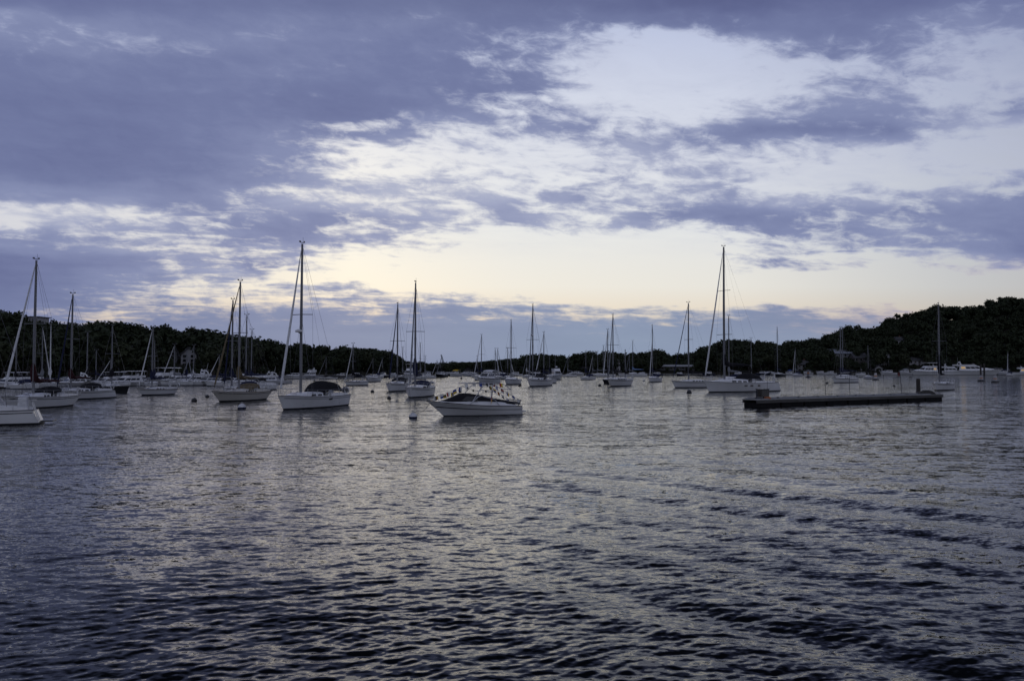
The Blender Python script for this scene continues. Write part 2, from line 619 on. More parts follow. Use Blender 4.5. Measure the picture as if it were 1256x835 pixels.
def sailboat(label, xb, xs, yw, xm, ytop, cover='navy', hull='white', jib='white', jibtop=0.97, spreaders=1, dodger=None, bimini=None,
             windows=3, LOA=None, psi=None, away=False, stern='plumb', detail=2, boom=True, radar=None, outboard=False, group=None,
             mizzen=None, clutter=True, mastm=None, cove='dark', coverlift=0.9, fbk=1.0, toerail='dark', jibw=1.0, vent=False, name='sailboat', boomh=1.0, dlen=1.0, dh=0.80):
    """sailboat seen with its bow at photo column xb, stern at xs, waterline row yw, mast at xm reaching row ytop"""
    Y = depth(yw)
    xc = (xb + xs) / 2
    side = -1 if xb < xs else 1
    ta = (xc - PW / 2) / FPX
    H = wz(ytop, Y)
    width = abs(xs - xb) * Y / FPX
    if LOA is None and isinstance(psi, (int, float)):
        LOA = width / abs(side * math.cos(R(psi)) + math.sin(R(psi)) * ta)
    if LOA is None:
        LOA = max(H / 1.38, width * 1.02)
    B = 0.22 * LOA + 0.75
    if psi is None:
        psi = solve_psi(width, LOA, B, side, ta)
    elif isinstance(psi, (int, float)):
        psi = R(psi)
    if away:
        psi = -psi
    hx, hy = side * math.cos(psi), -math.sin(psi)
    rz = math.atan2(hy, hx)
    root = thing(name, label, 'sailboat', (wx(xc, Y), Y, 0), rz, group)
    fac = hx - hy * ta
    if abs(fac) < 0.25:
        fac = 0.25 * (1 if fac >= 0 else -1)
    mx = (xm - xc) * Y / FPX / fac
    mx = max(-0.05 * LOA, min(0.28 * LOA, mx))
    L = LOA
    oh_s = {'plumb': 0.02, 'reverse': -0.055, 'counter': 0.10}[stern] * L
    h = Hull(L, B, (0.085 * L + 0.33) * fbk, (0.066 * L + 0.30) * fbk, 0.075 * L if stern != 'counter' else 0.13 * L, oh_s, 0.74 if stern != 'counter' else 0.55,
             0.18, 2.1, n=16 if detail > 1 else 10)
    dark = blackhull() if cove == 'dark' else (canvas('blue') if cove == 'blue' else mat('stripe_grey', (0.20, 0.21, 0.24), 0.5))
    h.build(root, HULLS[hull](), 0.12, None, (0.86, 0.80, dark) if cove and detail else None,
            (teak() if toerail == 'teak' else darkalu()) if detail > 1 else None)
    mm = mastm or alu()
    dk = lambda x: h.sheer(h.t_of_x(x)) + 0.02
    # coachroof and its windows
    ch = 0.030 * L + 0.10
    xa, xf = -0.12 * L, mx + 0.02 * L
    cm, sidef = cabin_mesh(h, xa, xf, B * 0.34, ch, 0.17 * L, 0.03 * L)
    cab = cm.build('cabin', HULLS['white' if hull in ('black', 'navy') else hull](), root, angle=35)
    if windows:
        span = xf - xa
        for sd_ in (-1, 1):
            for i in range(windows):
                a = xa + span * (0.06 + i * 0.9 / windows)
                b = a + span * 0.9 / windows * (0.72 if windows > 2 else 0.82)
                MB().panel([sidef(a, 0.26, sd_), sidef(b, 0.26, sd_), sidef(b - 0.08, 0.66, sd_), sidef(a + 0.05, 0.66, sd_)], 0.022).build('cabin_window', glassm(), cab, smooth=False)
    zr = dk(mx) + ch
    if detail > 1:
        # cockpit coamings, hatch, winches
        m = MB()
        for sd_ in (-1, 1):
            m.loft([[Vector((x, sd_ * (min(B * 0.36, h.beam(h.t_of_x(x)) * 0.78)) + dy, dk(x) + dz)) for dy, dz in ((-0.12, 0), (0.12, 0), (0.08, q), (-0.08, q))]
                    for x, q in ((-0.46 * L, 0.16), (-0.3 * L, 0.26), (xa - 0.02 * L, 0.30))], True, True)
        m.build('cockpit_coaming', white() if hull != 'cream' else cream(), root, angle=35)
        MB().box((mx + 0.10 * L, 0, dk(mx + 0.1 * L) + ch * 0.85), (0.55, 0.55, 0.06), Matrix.Rotation(R(6), 3, 'Y')).build('deck_hatch', glassm(), root, bevel=0.015)
    # mast
    r0 = 0.0054 * H + 0.048
    m = MB()
    m.tube([(mx, 0, dk(mx)), (mx, 0, H * 0.55), (mx - 0.004 * H, 0, H * 0.97), (mx - 0.004 * H, 0, H)], [r0, r0, r0 * 0.75, r0 * 0.7], 8)
    mast = m.build('mast', mm, root)
    # boom and the sail stowed on it
    bl = min(0.40 * L, mx + 0.42 * L)
    zb = zr + boomh
    if boom:
        MB().tube([(mx - 0.05, 0, zb), (mx - bl, 0, zb + 0.08)], 0.06, 6).build('boom', mm, root)
        if cover:
            rings = []
            for i in range(9):
                q = i / 8
                x = mx + 0.10 - q * (bl * 0.96)
                hgt = (0.30 * (1 - q) ** 0.8 + 0.12) * max(1.0, L / 9.0) + (coverlift * math.exp(-(q / 0.07) ** 1.3))
                wd = 0.20 * (1 - q) + 0.10
                zc = zb + 0.08 * q - 0.07
                sag = 0.03 * math.sin(i * 2.3)
                rings.append([Vector((x, wd * math.sin(a) * (0.75 if math.cos(a) > 0.6 else 1.0), zc + hgt * (0.5 + 0.5 * math.cos(a)) + sag)) for a in [k * math.pi / 4 for k in range(8)]])
            MB().loft(rings, True, True).build('sail_cover', canvas(cover), root, angle=60)
    # spreaders
    for i in range(spreaders):
        zs = zr + (H - zr) * ((i + 1) / (spreaders + 1) if spreaders > 1 else 0.52)
        w = B * (0.36 - 0.06 * i)
        MB().tube([(mx - 0.05, -w, zs), (mx, 0, zs + 0.03), (mx - 0.05, w, zs)], 0.035, 5).build('spreader', mm, mast)
    # furled headsail on the forestay
    bowp = Vector((L / 2 - 0.25, 0, dk(L / 2 - 0.3) + 0.1))
    tip = Vector((mx + 0.06, 0, zr + (H - zr) * jibtop))
    if jib:
        pts, rad = [], []
        for i in range(9):
            q = i / 8
            pts.append(bowp.lerp(tip, 0.04 + 0.94 * q) - Vector((0, 0, 0.10 * math.sin(math.pi * q))))
            rad.append(0.028 + (0.036 + 0.0034 * H) * jibw * (0.55 if q < 0.06 else 1) * (1 - q) ** 0.55)
        MB().tube(pts, rad, 7).build('furled_jib', canvas(jib) if isinstance(jib, str) else jib, root)
    w = MB()
    if detail:
        rig_line(w, bowp, tip, 0.014)
        rig_line(w, (-L / 2 + 0.1, 0, dk(-L / 2) + 0.05), (mx - 0.08, 0, H - 0.05), 0.010)
        for sd_ in (-1, 1):
            ch_p = Vector((mx - 0.15, sd_ * h.beam(h.t_of_x(mx)) * 0.9, dk(mx)))
            if spreaders:
                zs = zr + (H - zr) * ((1 / (spreaders + 1)) if spreaders > 1 else 0.52)
                sp_ = Vector((mx - 0.05, sd_ * B * 0.36, zs))
                rig_line(w, ch_p, sp_, 0.010)
                rig_line(w, sp_, (mx, 0, H - 0.2 if spreaders == 1 else zs + (H - zs) * 0.95), 0.010)
                rig_line(w, ch_p, (mx, 0, zs), 0.010)
            else:
                rig_line(w, ch_p, (mx, 0, H * 0.95), 0.010)
        if boom:
            rig_line(w, (mx - bl + 0.1, 0, zb + 0.1), (mx - 0.1, 0, H - 0.05), 0.007)
            rig_line(w, (mx - bl * 0.9, 0, zb), (mx - bl * 0.95, 0, dk(-0.3 * L)), 0.015)
        w.build('standing_rigging', wire(), root)
    if detail:
        # masthead instruments
        m = MB()
        m.tube([(mx + 0.3, 0, H + 0.12), (mx - 0.35, 0, H + 0.16)], 0.022, 4)
        m.tube([(mx, 0, H), (mx, 0, H + 0.16)], 0.022, 4)
        m.box((mx - 0.38, 0, H + 0.24), (0.16, 0.04, 0.14))
        m.lathe((mx + 0.3, 0, H + 0.12), [(0.01, 0), (0.09, 0.03), (0.09, 0.12), (0.01, 0.15)], 6)
        m.tube([(mx - 0.1, 0.05, H), (mx - 0.1, 0.05, H + 0.6)], 0.012, 4)
        m.build('wind_instruments', wire(), mast)
    if detail > 1:
        # pulpit, pushpit, stanchions and lifelines
        rl = MB()
        hh = 0.62
        for sd_ in (-1, 1):
            prev = None
            for i in range(9):
                t = 0.03 + 0.93 * i / 8
                p = h.pt(t, 1.0, sd_); p.y *= 0.95
                q = p + Vector((0, 0, hh))
                rl.tube([p, q], 0.014, 4)
                if prev is not None:
                    rl.tube([prev, q], 0.010, 4, False)
                    rl.tube([prev - Vector((0, 0, 0.3)), q - Vector((0, 0, 0.3))], 0.007, 4, False)
                prev = q
        p1, p2 = h.pt(0.97, 1, -1) + Vector((0, 0, hh)), h.pt(0.97, 1, 1) + Vector((0, 0, hh))
        nose = Vector((L / 2 + 0.05, 0, dk(L / 2) + hh + 0.05))
        rl.tube([h.pt(0.87, 1, -1) + Vector((0, 0, hh)), p1, nose, p2, h.pt(0.87, 1, 1) + Vector((0, 0, hh))], 0.020, 5)
        rl.tube([nose, (L / 2 - 0.05, 0, dk(L / 2))], 0.018, 5)
        s1, s2 = h.pt(0.0, 1, -1), h.pt(0.0, 1, 1)
        rl.tube([h.pt(0.09, 1, -1) + Vector((0, 0, hh)), s1 + Vector((0.08, 0.1, hh)), s2 + Vector((0.08, -0.1, hh)), h.pt(0.09, 1, 1) + Vector((0, 0, hh))], 0.018, 5)
        rl.build('guard_rail', steel(), root)
    if dodger:
        dw = B * 0.36
        rows = []
        x0 = xa + 0.045 * L
        for (x, z, k) in ((x0 + 0.50, 0.05, 1.0), (x0 + 0.12, 0.62, 1.0), (x0 - 0.25, 0.92, 1.0), (x0 - 0.85, 1.04, 1.0), (x0 - 1.35 * dlen, 1.0 if dlen == 1 else 0.9, 1.0)) + (((x0 - 1.75 * dlen, 0.45, 0.95),) if dlen > 1 else ()):
            rows.append([Vector((x, dw * math.sin(a) * k, dk(xa) + ch * 0.35 + (z * dh) * (0.30 + 0.70 * max(0, math.cos(a)) ** 0.5))) for a in [R(-90 + 180 * j / 8) for j in range(9)]])
        d = MB().sheet(rows, 0.03).build('dodger', canvas(dodger), root, angle=50)
        for sd_ in (-1, 1):
            z0 = dk(xa) + ch * 0.35
            MB().panel([(x0 - 0.2, sd_ * dw * 0.985, z0 + 0.12), (x0 - 0.9, sd_ * dw * 0.985, z0 + 0.10), (x0 - 1.0, sd_ * dw * 0.985, z0 + 0.28), (x0 - 0.8, sd_ * dw * 0.98, z0 + 0.36 * dh), (x0 - 0.35, sd_ * dw * 0.98, z0 + 0.34 * dh)], 0.035).build('clear_window', mat('vinyl_window', (0.32, 0.33, 0.36), 0.2, var=0.1), d, smooth=False)
    if bimini:
        x1, x0 = -0.20 * L, -0.42 * L
        zz = dk(x1) + 1.75
        rows = [[Vector((x, B * 0.36 * q, zz + 0.16 - 0.14 * q * q - 0.05 * ((x - (x0 + x1) / 2) / ((x1 - x0) / 2)) ** 2)) for q in (-1, -0.6, -0.2, 0.2, 0.6, 1)] for x in [x0 + (x1 - x0) * i / 5 for i in range(6)]]
        bm_ = MB().sheet(rows, 0.05).build('bimini', canvas(bimini), root, angle=60)
        fr = MB()
        for sd_ in (-1, 1):
            for xx in (x0 + 0.1, x1 - 0.1):
                fr.tube([((x0 + x1) / 2, sd_ * B * 0.37, dk(x0)), (xx, sd_ * B * 0.36, zz)], 0.018, 5)
        fr.build('bimini_frame', steel(), bm_)
    if radar:
        zz = H * radar
        m = MB()
        m.lathe((mx + 0.42, 0, zz), [(0.02, 0), (0.26, 0.02), (0.30, 0.1), (0.27, 0.2), (0.1, 0.27), (0.01, 0.28)], 12)
        m.build('radar_dome', white(), mast)
        MB().tube([(mx, 0, zz - 0.12), (mx + 0.42, 0, zz)], 0.04, 5).build('radar_bracket', mm, mast)
    if outboard:
        m = MB()
        m.loft([[Vector((-L / 2 - 0.05 + a * sx, 0.5 + b * sy, zz)) for a, b in ((-1, -1), (1, -1), (1, 1), (-1, 1))] for sx, sy, zz in
                ((0.16, 0.12, dk(-L / 2) + 0.15), (0.24, 0.18, dk(-L / 2) + 0.3), (0.24, 0.18, dk(-L / 2) + 0.6), (0.16, 0.12, dk(-L / 2) + 0.72))], True, True)
        m.box((-L / 2 - 0.05, 0.5, dk(-L / 2) - 0.2), (0.12, 0.1, 0.8))
        m.build('outboard_motor', darkalu(), root, angle=30)
    if clutter and detail > 1:
        m = MB()
        m.tube([(-0.36 * L, 0, dk(-0.36 * L)), (-0.36 * L, 0, dk(-0.36 * L) + 0.75)], [0.09, 0.06], 8)
        m.tube([Vector((-0.37 * L, 0.42 * math.cos(a), dk(-0.36 * L) + 0.75 + 0.42 * math.sin(a))) for a in [k * math.pi / 6 for k in range(13)]], 0.02, 5, False)
        for a in range(3):
            m.tube([Vector((-0.37 * L, 0.42 * math.cos(a * 1.047), dk(-0.36 * L) + 0.75 + 0.42 * math.sin(a * 1.047))), Vector((-0.37 * L, -0.42 * math.cos(a * 1.047), dk(-0.36 * L) + 0.75 - 0.42 * math.sin(a * 1.047)))], 0.012, 4)
        m.build('steering_wheel', steel(), root)
        m = MB()
        m.tube([Vector((-L / 2 + 0.18, 0.75 + 0.22 * math.cos(a), dk(-L / 2) + 0.42 + 0.26 * math.sin(a))) for a in [R(-60 + k * 30) for k in range(11)]], 0.065, 6)
        m.build('horseshoe_buoy', canvas('white'), root)
    if mizzen:
        mzx, mzh = mizzen
        x = (mzx - xc) * Y / FPX / fac
        zt = wz(mzh, Y)
        MB().tube([(x, 0, dk(x)), (x, 0, zt)], [r0 * 0.8, r0 * 0.6], 7).build('mizzen_mast', mm, root)
        rings = []
        for i in range(6):
            q = i / 5
            rings.append([Vector((x + 0.1 - q * 0.2 * L, 0.13 * math.sin(a), dk(x) + 1.1 + (0.32 - 0.2 * q + 0.6 * math.exp(-(q / 0.1) ** 1.5)) * (0.5 + 0.5 * math.cos(a)))) for a in [k * math.pi / 3 for k in range(6)]])
        MB().loft(rings, True, True).build('mizzen_cover', canvas(cover or 'navy'), root, angle=60)
    if vent:
        # wind scoop of cloth over the forehatch
        x0 = mx + 0.06 * L
        MB().loft([[Vector((x0 + 0.0, -0.5, dk(x0) + ch)), Vector((x0, 0.5, dk(x0) + ch)), Vector((x0 - 0.3, 0.3, dk(x0) + ch + 0.2)), Vector((x0 - 0.3, -0.3, dk(x0) + ch + 0.2))],
                   [Vector((x0 + 0.1, -0.05, dk(x0) + 3.3)), Vector((x0 + 0.1, 0.05, dk(x0) + 3.3)), Vector((x0 + 0.02, 0.03, dk(x0) + 3.3)), Vector((x0 + 0.02, -0.03, dk(x0) + 3.3))]], True, True).build('wind_scoop', canvas('white'), root)
    return root, h


# ------------------------------------------------------------------ motor boats
def frustum(m, x0, x1, z0, z1, w0, w1, sf, sb):
    """deckhouse: aft x0, front x1 at its foot; sf / sb = how far front and back lean in at the top"""
    bt = [Vector((x0, -w0, z0)), Vector((x1, -w0 * 0.86, z0)), Vector((x1, w0 * 0.86, z0)), Vector((x0, w0, z0))]
    tp = [Vector((x0 + sb, -w1, z1)), Vector((x1 - sf, -w1 * 0.86, z1)), Vector((x1 - sf, w1 * 0.86, z1)), Vector((x0 + sb, w1, z1))]
    m.add(bt + tp, [(3, 2, 1, 0), (4, 5, 6, 7), (0, 1, 5, 4), (1, 2, 6, 5), (2, 3, 7, 6), (3, 0, 4, 7)])
    return bt, tp


def band(bt, tp, face, f0, f1, e0, e1):
    """quad on a frustum's face between heights f0-f1 and along e0-e1"""
    a, b = {'right': (0, 1), 'front': (1, 2), 'left': (2, 3), 'back': (3, 0)}[face]
    P = lambda e, f: (bt[a].lerp(bt[b], e)).lerp(tp[a].lerp(tp[b], e), f)
    return [P(e0, f0), P(e1, f0), P(e1, f1), P(e0, f1)]


def motorboat(label, xb, xs, yw, L=None, psi=None, hull='white', tiers=1, arch=False, canvas_col=None, fly=False, lit=False, cat='motor cruiser', group=None,
              away=False, name='motor_cruiser', hardtop=False, B=None, fbk=1.0, stripe=None, mastpole=None, rail=True, ht=1.0, panes=3, vs=1.0):
    Y = depth(yw)
    xc = (xb + xs) / 2
    side = -1 if xb < xs else 1
    ta = (xc - PW / 2) / FPX
    width = abs(xs - xb) * Y / FPX
    if L is None:
        L = width * 1.1
    B = B or (0.20 * L + 1.0)
    psi = solve_psi(width, L, B, side, ta) if psi is None else R(psi)
    if away:
        psi = -psi
    hx, hy = side * math.cos(psi), -math.sin(psi)
    root = thing(name, label, cat, (wx(xc, Y), Y, 0), math.atan2(hy, hx), group)
    root.scale = (1, 1, vs)
    h = Hull(L, B, (0.085 * L + 0.55) * fbk, (0.05 * L + 0.45) * fbk, 0.12 * L, -0.02 * L, 0.9, 0.35, 2.6, n=12, mid=0.4, draft=0.4)
    h.build(root, HULLS[hull](), 0.10, None, (0.95, 0.86, {'dark': blackhull(), 'blue': canvas('blue'), 'grey': mat('stripe_grey', (0.2, 0.21, 0.24))}[stripe]) if stripe else None, darkalu() if L < 14 else None)
    dk = lambda x: h.sheer(h.t_of_x(x)) + 0.02
    z = dk(0)
    x0, x1 = -0.22 * L, 0.26 * L
    w = B * 0.40
    hs = (0.035 * L + 0.85) * ht
    # low trunk on the foredeck, then the deckhouse
    cm, _ = cabin_mesh(h, 0.05 * L, 0.24 * L, B * 0.36, 0.035 * L + 0.1, 0.14 * L, 0.02)
    cm.build('foredeck_trunk', white(), root, angle=35)
    m = MB()
    bt, tp = frustum(m, x0, x1 - 0.04 * L, z, z + hs, w, w * 0.84, 0.13 * L, 0.01 * L)
    house = m.build('deckhouse', white(), root, smooth=False, bevel=0.05)
    litm = mat('lit_cabin_window', (0.3, 0.2, 0.08), 0.4, emit=((1.0, 0.66, 0.30), 0.30))
    for face in ('left', 'right'):
        for i in range(panes):
            e0 = 0.06 + i * 0.88 / panes
            mt = litm if (lit and i == (0 if face == 'right' else panes - 1)) else glassm()
            MB().panel(band(bt, tp, face, 0.42, 0.86, e0, e0 + 0.88 / panes - 0.03), 0.02).build('side_window', mt, house, smooth=False)
    MB().panel(band(bt, tp, 'front', 0.30, 0.92, 0.06, 0.94), 0.02).build('windscreen', glassm(), house, smooth=False)
    MB().panel(band(bt, tp, 'back', 0.08, 0.80, 0.15, 0.85), 0.02).build('cabin_door', glassm(), house, smooth=False)
    zt = z + hs
    if tiers > 1 or fly:
        m = MB()
        xa, xbb = x0 - 0.07 * L, x0 + 0.30 * L
        bt2, tp2 = frustum(m, xa, xbb, zt + 0.01, zt + 0.62, w * 0.82, w * 0.86, 0.05 * L, -0.01)
        fb_ = m.build('flybridge', white(), root, smooth=False, bevel=0.05)
        m = MB()
        m.panel([bt2[1].lerp(tp2[1], 1.0), bt2[2].lerp(tp2[2], 1.0), tp2[2] + Vector((-0.18, 0, 0.36)), tp2[1] + Vector((-0.18, 0, 0.36))], 0.02)
        m.build('venturi_screen', glassm(), fb_, smooth=False)
        m = MB()
        m.box((xa + 0.12 * L, 0.3, zt + 0.75), (0.45, 0.5, 0.55)); m.box((xa + 0.12 * L - 0.25, 0.3, zt + 1.1), (0.1, 0.5, 0.5))
        m.build('helm_seat', canvas('white'), fb_, smooth=False, bevel=0.04)
        if tiers > 1:
            ht = MB()
            rows = [[Vector((x, q * w * 0.9, zt + 2.05 - 0.1 * q * q)) for q in (-1, -0.5, 0, 0.5, 1)] for x in (xa - 0.02 * L, xa + 0.1 * L, xbb - 0.04 * L)]
            ht.sheet(rows, 0.07)
            tp_ = ht.build('hardtop', canvas(canvas_col) if canvas_col else white(), root)
            m = MB()
            for sd_ in (-1, 1):
                for xx in (xa + 0.03 * L, xbb - 0.08 * L):
                    m.tube([(xx, sd_ * w * 0.8, zt + 0.6), (xx, sd_ * w * 0.82, zt + 1.96)], 0.035, 5)
            m.build('hardtop_post', steel(), tp_)
    elif hardtop or canvas_col:
        rows = [[Vector((x, q * w * 0.95, zt + 0.62 - 0.16 * q * q + dz)) for q in (-1, -0.6, 0, 0.6, 1)] for x, dz in ((x0 - 0.16 * L, -0.12), (x0 - 0.03 * L, 0.06), (x0 + 0.10 * L, 0.08), (x0 + 0.2 * L, -0.28))]
        tp_ = MB().sheet(rows, 0.06).build('canvas_top', canvas(canvas_col or 'white'), root, angle=60)
        m = MB()
        for sd_ in (-1, 1):
            for xx in (x0 - 0.13 * L, x0 + 0.02 * L):
                m.tube([(xx, sd_ * w, dk(x0)), (xx, sd_ * w * 0.93, zt + 0.45)], 0.03, 5)
        m.build('canvas_frame', steel(), tp_)
    if arch:
        m = MB()
        za = zt + (0.65 if (fly or tiers > 1) else 0.0)
        xx = x0 + 0.02 * L
        pts = [Vector((xx - 0.35, -w * 0.9, za - 0.7)), Vector((xx - 0.1, -w * 0.86, za + 0.5)), Vector((xx, -w * 0.6, za + 0.8)), Vector((xx, w * 0.6, za + 0.8)), Vector((xx - 0.1, w * 0.86, za + 0.5)), Vector((xx - 0.35, w * 0.9, za - 0.7))]
        m.tube(pts, 0.12, 6)
        a_ = m.build('radar_arch', white(), root)
        MB().lathe((xx, 0.25, za + 0.9), [(0.02, 0), (0.28, 0.02), (0.30, 0.12), (0.2, 0.22), (0.01, 0.25)], 10).build('radar_dome', white(), a_)
        MB().lathe((xx, -w * 0.5, za + 0.9), [(0.02, 0), (0.16, 0.05), (0.2, 0.22), (0.12, 0.38), (0.01, 0.42)], 10).build('antenna_dome', white(), a_)
        MB().tube([(xx, w * 0.6, za + 0.8), (xx - 0.4, w * 0.6, za + 3.0)], [0.03, 0.012], 5).build('whip_antenna', white(), a_)
    if mastpole:
        zt_ = wz(mastpole, Y)
        m = MB(); m.tube([(x0, 0, z), (x0, 0, zt_)], [0.09, 0.05], 6)
        m.tube([(x0, -0.7, zt_ * 0.8), (x0, 0.7, zt_ * 0.8)], 0.03, 5)
        m.build('signal_mast', alu(), root)
    if rail:
        rl = MB()
        for sd_ in (-1, 1):
            prev = None
            for i in range(7):
                t = 0.52 + 0.46 * i / 6
                p = h.pt(t, 1.0, sd_); p.y *= 0.93
                q = p + Vector((0, 0, 0.55))
                rl.tube([p, q], 0.016, 4)
                if prev is not None:
                    rl.tube([prev, q], 0.018, 4, False)
                prev = q
        rl.build('bow_rail', steel(), root)
    MB().box((-L / 2 - 0.22, 0, 0.22), (0.6, B * 0.75, 0.09)).build('swim_platform', teak(), root, smooth=False)
    return root, h

# ------------------------------------------------------------------ water
def mesh_np(name, verts, quads, material, smooth=True):
    me = bpy.data.meshes.new(name)
    verts = np.asarray(verts, dtype=np.float32); quads = np.asarray(quads, dtype=np.int32)
    k = quads.shape[1]
    me.vertices.add(len(verts)); me.vertices.foreach_set('co', verts.ravel())
    me.loops.add(quads.size); me.loops.foreach_set('vertex_index', quads.ravel())
    me.polygons.add(len(quads))
    me.polygons.foreach_set('loop_start', np.arange(0, quads.size, k, dtype=np.int32))
    me.polygons.foreach_set('loop_total', np.full(len(quads), k, dtype=np.int32))
    if smooth:
        me.polygons.foreach_set('use_smooth', np.ones(len(quads), dtype=bool))
    me.update(calc_edges=True)
    me.materials.append(material)
    o = bpy.data.objects.new(name, me)
    COL.objects.link(o)
    return o


def grid_quads(nr, nc):
    i = np.arange(nr - 1)[:, None] * nc + np.arange(nc - 1)[None, :]
    return np.stack([i, i + 1, i + nc + 1, i + nc], -1).reshape(-1, 4)


def water_material():
    m = bpy.data.materials.new('harbour_water')
    m.use_nodes = True
    nt = m.node_tree; g = G(nt)
    b = nt.nodes['Principled BSDF']
    b.inputs['Base Color'].default_value = (0.004, 0.005, 0.006, 1)
    b.inputs['Roughness'].default_value = 0.05
    b.inputs['IOR'].default_value = 1.27
    tc = g.n('ShaderNodeTexCoord').outputs['Object']

    def mapped(rot, sc):
        mp = g.n('ShaderNodeMapping'); g.put(mp.inputs[0], tc)
        mp.inputs['Rotation'].default_value = (0, 0, R(rot)); mp.inputs['Scale'].default_value = sc
        return mp.outputs[0]
    def slopes(vec, detail, rough, kx, ky):
        nd = g.n('ShaderNodeTexNoise')
        g.put(nd.inputs['Vector'], vec)
        nd.inputs['Scale'].default_value = 1.0
        nd.inputs['Detail'].default_value = detail
        nd.inputs['Roughness'].default_value = rough
        sub = g.n('ShaderNodeVectorMath', operation='SUBTRACT'); g.put(sub.inputs[0], nd.outputs['Color']); sub.inputs[1].default_value = (0.5, 0.5, 0.5)
        mul = g.n('ShaderNodeVectorMath', operation='MULTIPLY'); g.put(mul.inputs[0], sub.outputs[0]); mul.inputs[1].default_value = (kx, ky, 0)
        return mul.outputs[0]

    def vadd(a, b):
        nd = g.n('ShaderNodeVectorMath', operation='ADD'); g.put(nd.inputs[0], a); g.put(nd.inputs[1], b)
        return nd.outputs[0]
    # cat's-paws: ripples come and go over the surface
    patch = g.mr(g.noise(mapped(8, (0.03, 0.085, 1)), 1.0, 3.0, 0.55), 0.30, 0.70, 0.45, 1.35)
    sl = vadd(vadd(slopes(mapped(5, (0.22, 0.75, 1)), 2.0, 0.5, RIP[3] * 0.5, RIP[3]), slopes(mapped(-8, (0.8, 1.9, 1)), 2.0, 0.5, RIP[0] * 0.6, RIP[0])), vadd(slopes(mapped(12, (2.8, 6.2, 1)), 2.0, 0.55, RIP[1] * 0.7, RIP[1]), slopes(mapped(-20, (10.0, 19.0, 1)), 1.0, 0.5, RIP[2] * 0.8, RIP[2])))
    sc = g.n('ShaderNodeVectorMath', operation='SCALE'); g.put(sc.inputs[0], sl); g.put(sc.inputs[3], patch)
    geo = g.n('ShaderNodeNewGeometry')
    nrm = g.n('ShaderNodeVectorMath', operation='NORMALIZE'); g.put(nrm.inputs[0], vadd(geo.outputs['Normal'], sc.outputs[0]))
    g.put(b.inputs['Normal'], nrm.outputs[0])
    return m


RIP = (0.36, 0.52, 0.34, 0.22)


def build_water():
    # rows: dense where the swell is resolved, coarse far away; the sheet runs on to the horizon
    rows = [0.6, 2, 4, 6, 7.5]
    py = 880.0
    while py > 462:
        rows.append(FPX * CAM_H / (py - Y_HOR)); py -= 0.9
    r = rows[-1]
    while r < 9000:
        r *= 1.06; rows.append(r)
    rows = np.array(rows)
    az = np.concatenate([np.linspace(-180, -44, 60)[:-1], np.linspace(-44, 44, 1300), np.linspace(44, 180, 60)[1:]]) * math.pi / 180
    rr, aa = np.meshgrid(rows, az, indexing='ij')
    X = rr * np.sin(aa); Y = rr * np.cos(aa)
    dr = np.gradient(rows)[:, None]
    Z = np.zeros_like(X)
    rs = np.random.RandomState(4)
    # wind waves: a spread of short crests
    W = np.zeros_like(X); ref = 0.0
    for i in range(90):
        lam = 0.14 * (6.0 ** rs.rand())
        th = R(-80) + rs.normal(0, 0.55)
        k = 2 * math.pi / lam
        slope = (0.5 + rs.rand()) * min(1.0, 0.28 / lam) ** 1.0
        ref += slope ** 2 / 2
        att = np.clip((lam / (dr * 2.6) - 1.0), 0, 1)
        ph = k * (X * math.cos(th) + Y * math.sin(th)) + rs.rand() * 6.28 + 1.2 * np.sin(X * 0.23 * (1 + rs.rand()) + rs.rand() * 6) + 1.2 * np.sin(Y * 0.27 * (1 + rs.rand()) + rs.rand() * 6)
        grp = 0.6 + 0.4 * np.sin(0.5 / lam * (X * math.cos(th + 1.1) + Y * math.sin(th + 1.1)) * (0.6 + 0.6 * rs.rand()) + rs.rand() * 6)
        W += slope / k * att * grp * (np.sin(ph) + 0.22 * np.cos(2 * ph))
    Z += W * (0.165 / math.sqrt(ref))
    # the old wake of a launch that swings in from the open water and comes ashore to the east
    for j in range(9):
        lam = (2.7 + 0.13 * j) if j < 5 else (1.45 + 0.07 * (j - 5))
        th = R(47 + 1.2 * (j % 5 - 2))
        k = 2 * math.pi / lam
        env = 1 / (1 + np.exp(-(X + 0.02 * Y - 0.3) * 0.6)) * np.exp(-(np.maximum(rr - 17, 0) / 13) ** 2)
        env *= 0.55 + 0.45 * np.sin((0.16 + 0.03 * j) * (X * math.cos(th + 1.3) + Y * math.sin(th + 1.3)) + j * 1.3)
        env *= np.clip(lam / (dr * 2.6) - 1, 0, 1)
        ph = k * (X * math.cos(th) + Y * math.sin(th)) + j * 1.9 + 0.5 * np.sin(0.3 * Y + j)
        Z += (0.036 if j < 5 else 0.034) / k * env * (np.sin(ph) + 0.25 * np.cos(2 * ph))
    q = grid_quads(*X.shape)
    o = mesh_np('water', np.stack([X, Y, Z], -1).reshape(-1, 3), q[:, ::-1], water_material())
    o['kind'] = 'structure'
    return o


build_water()

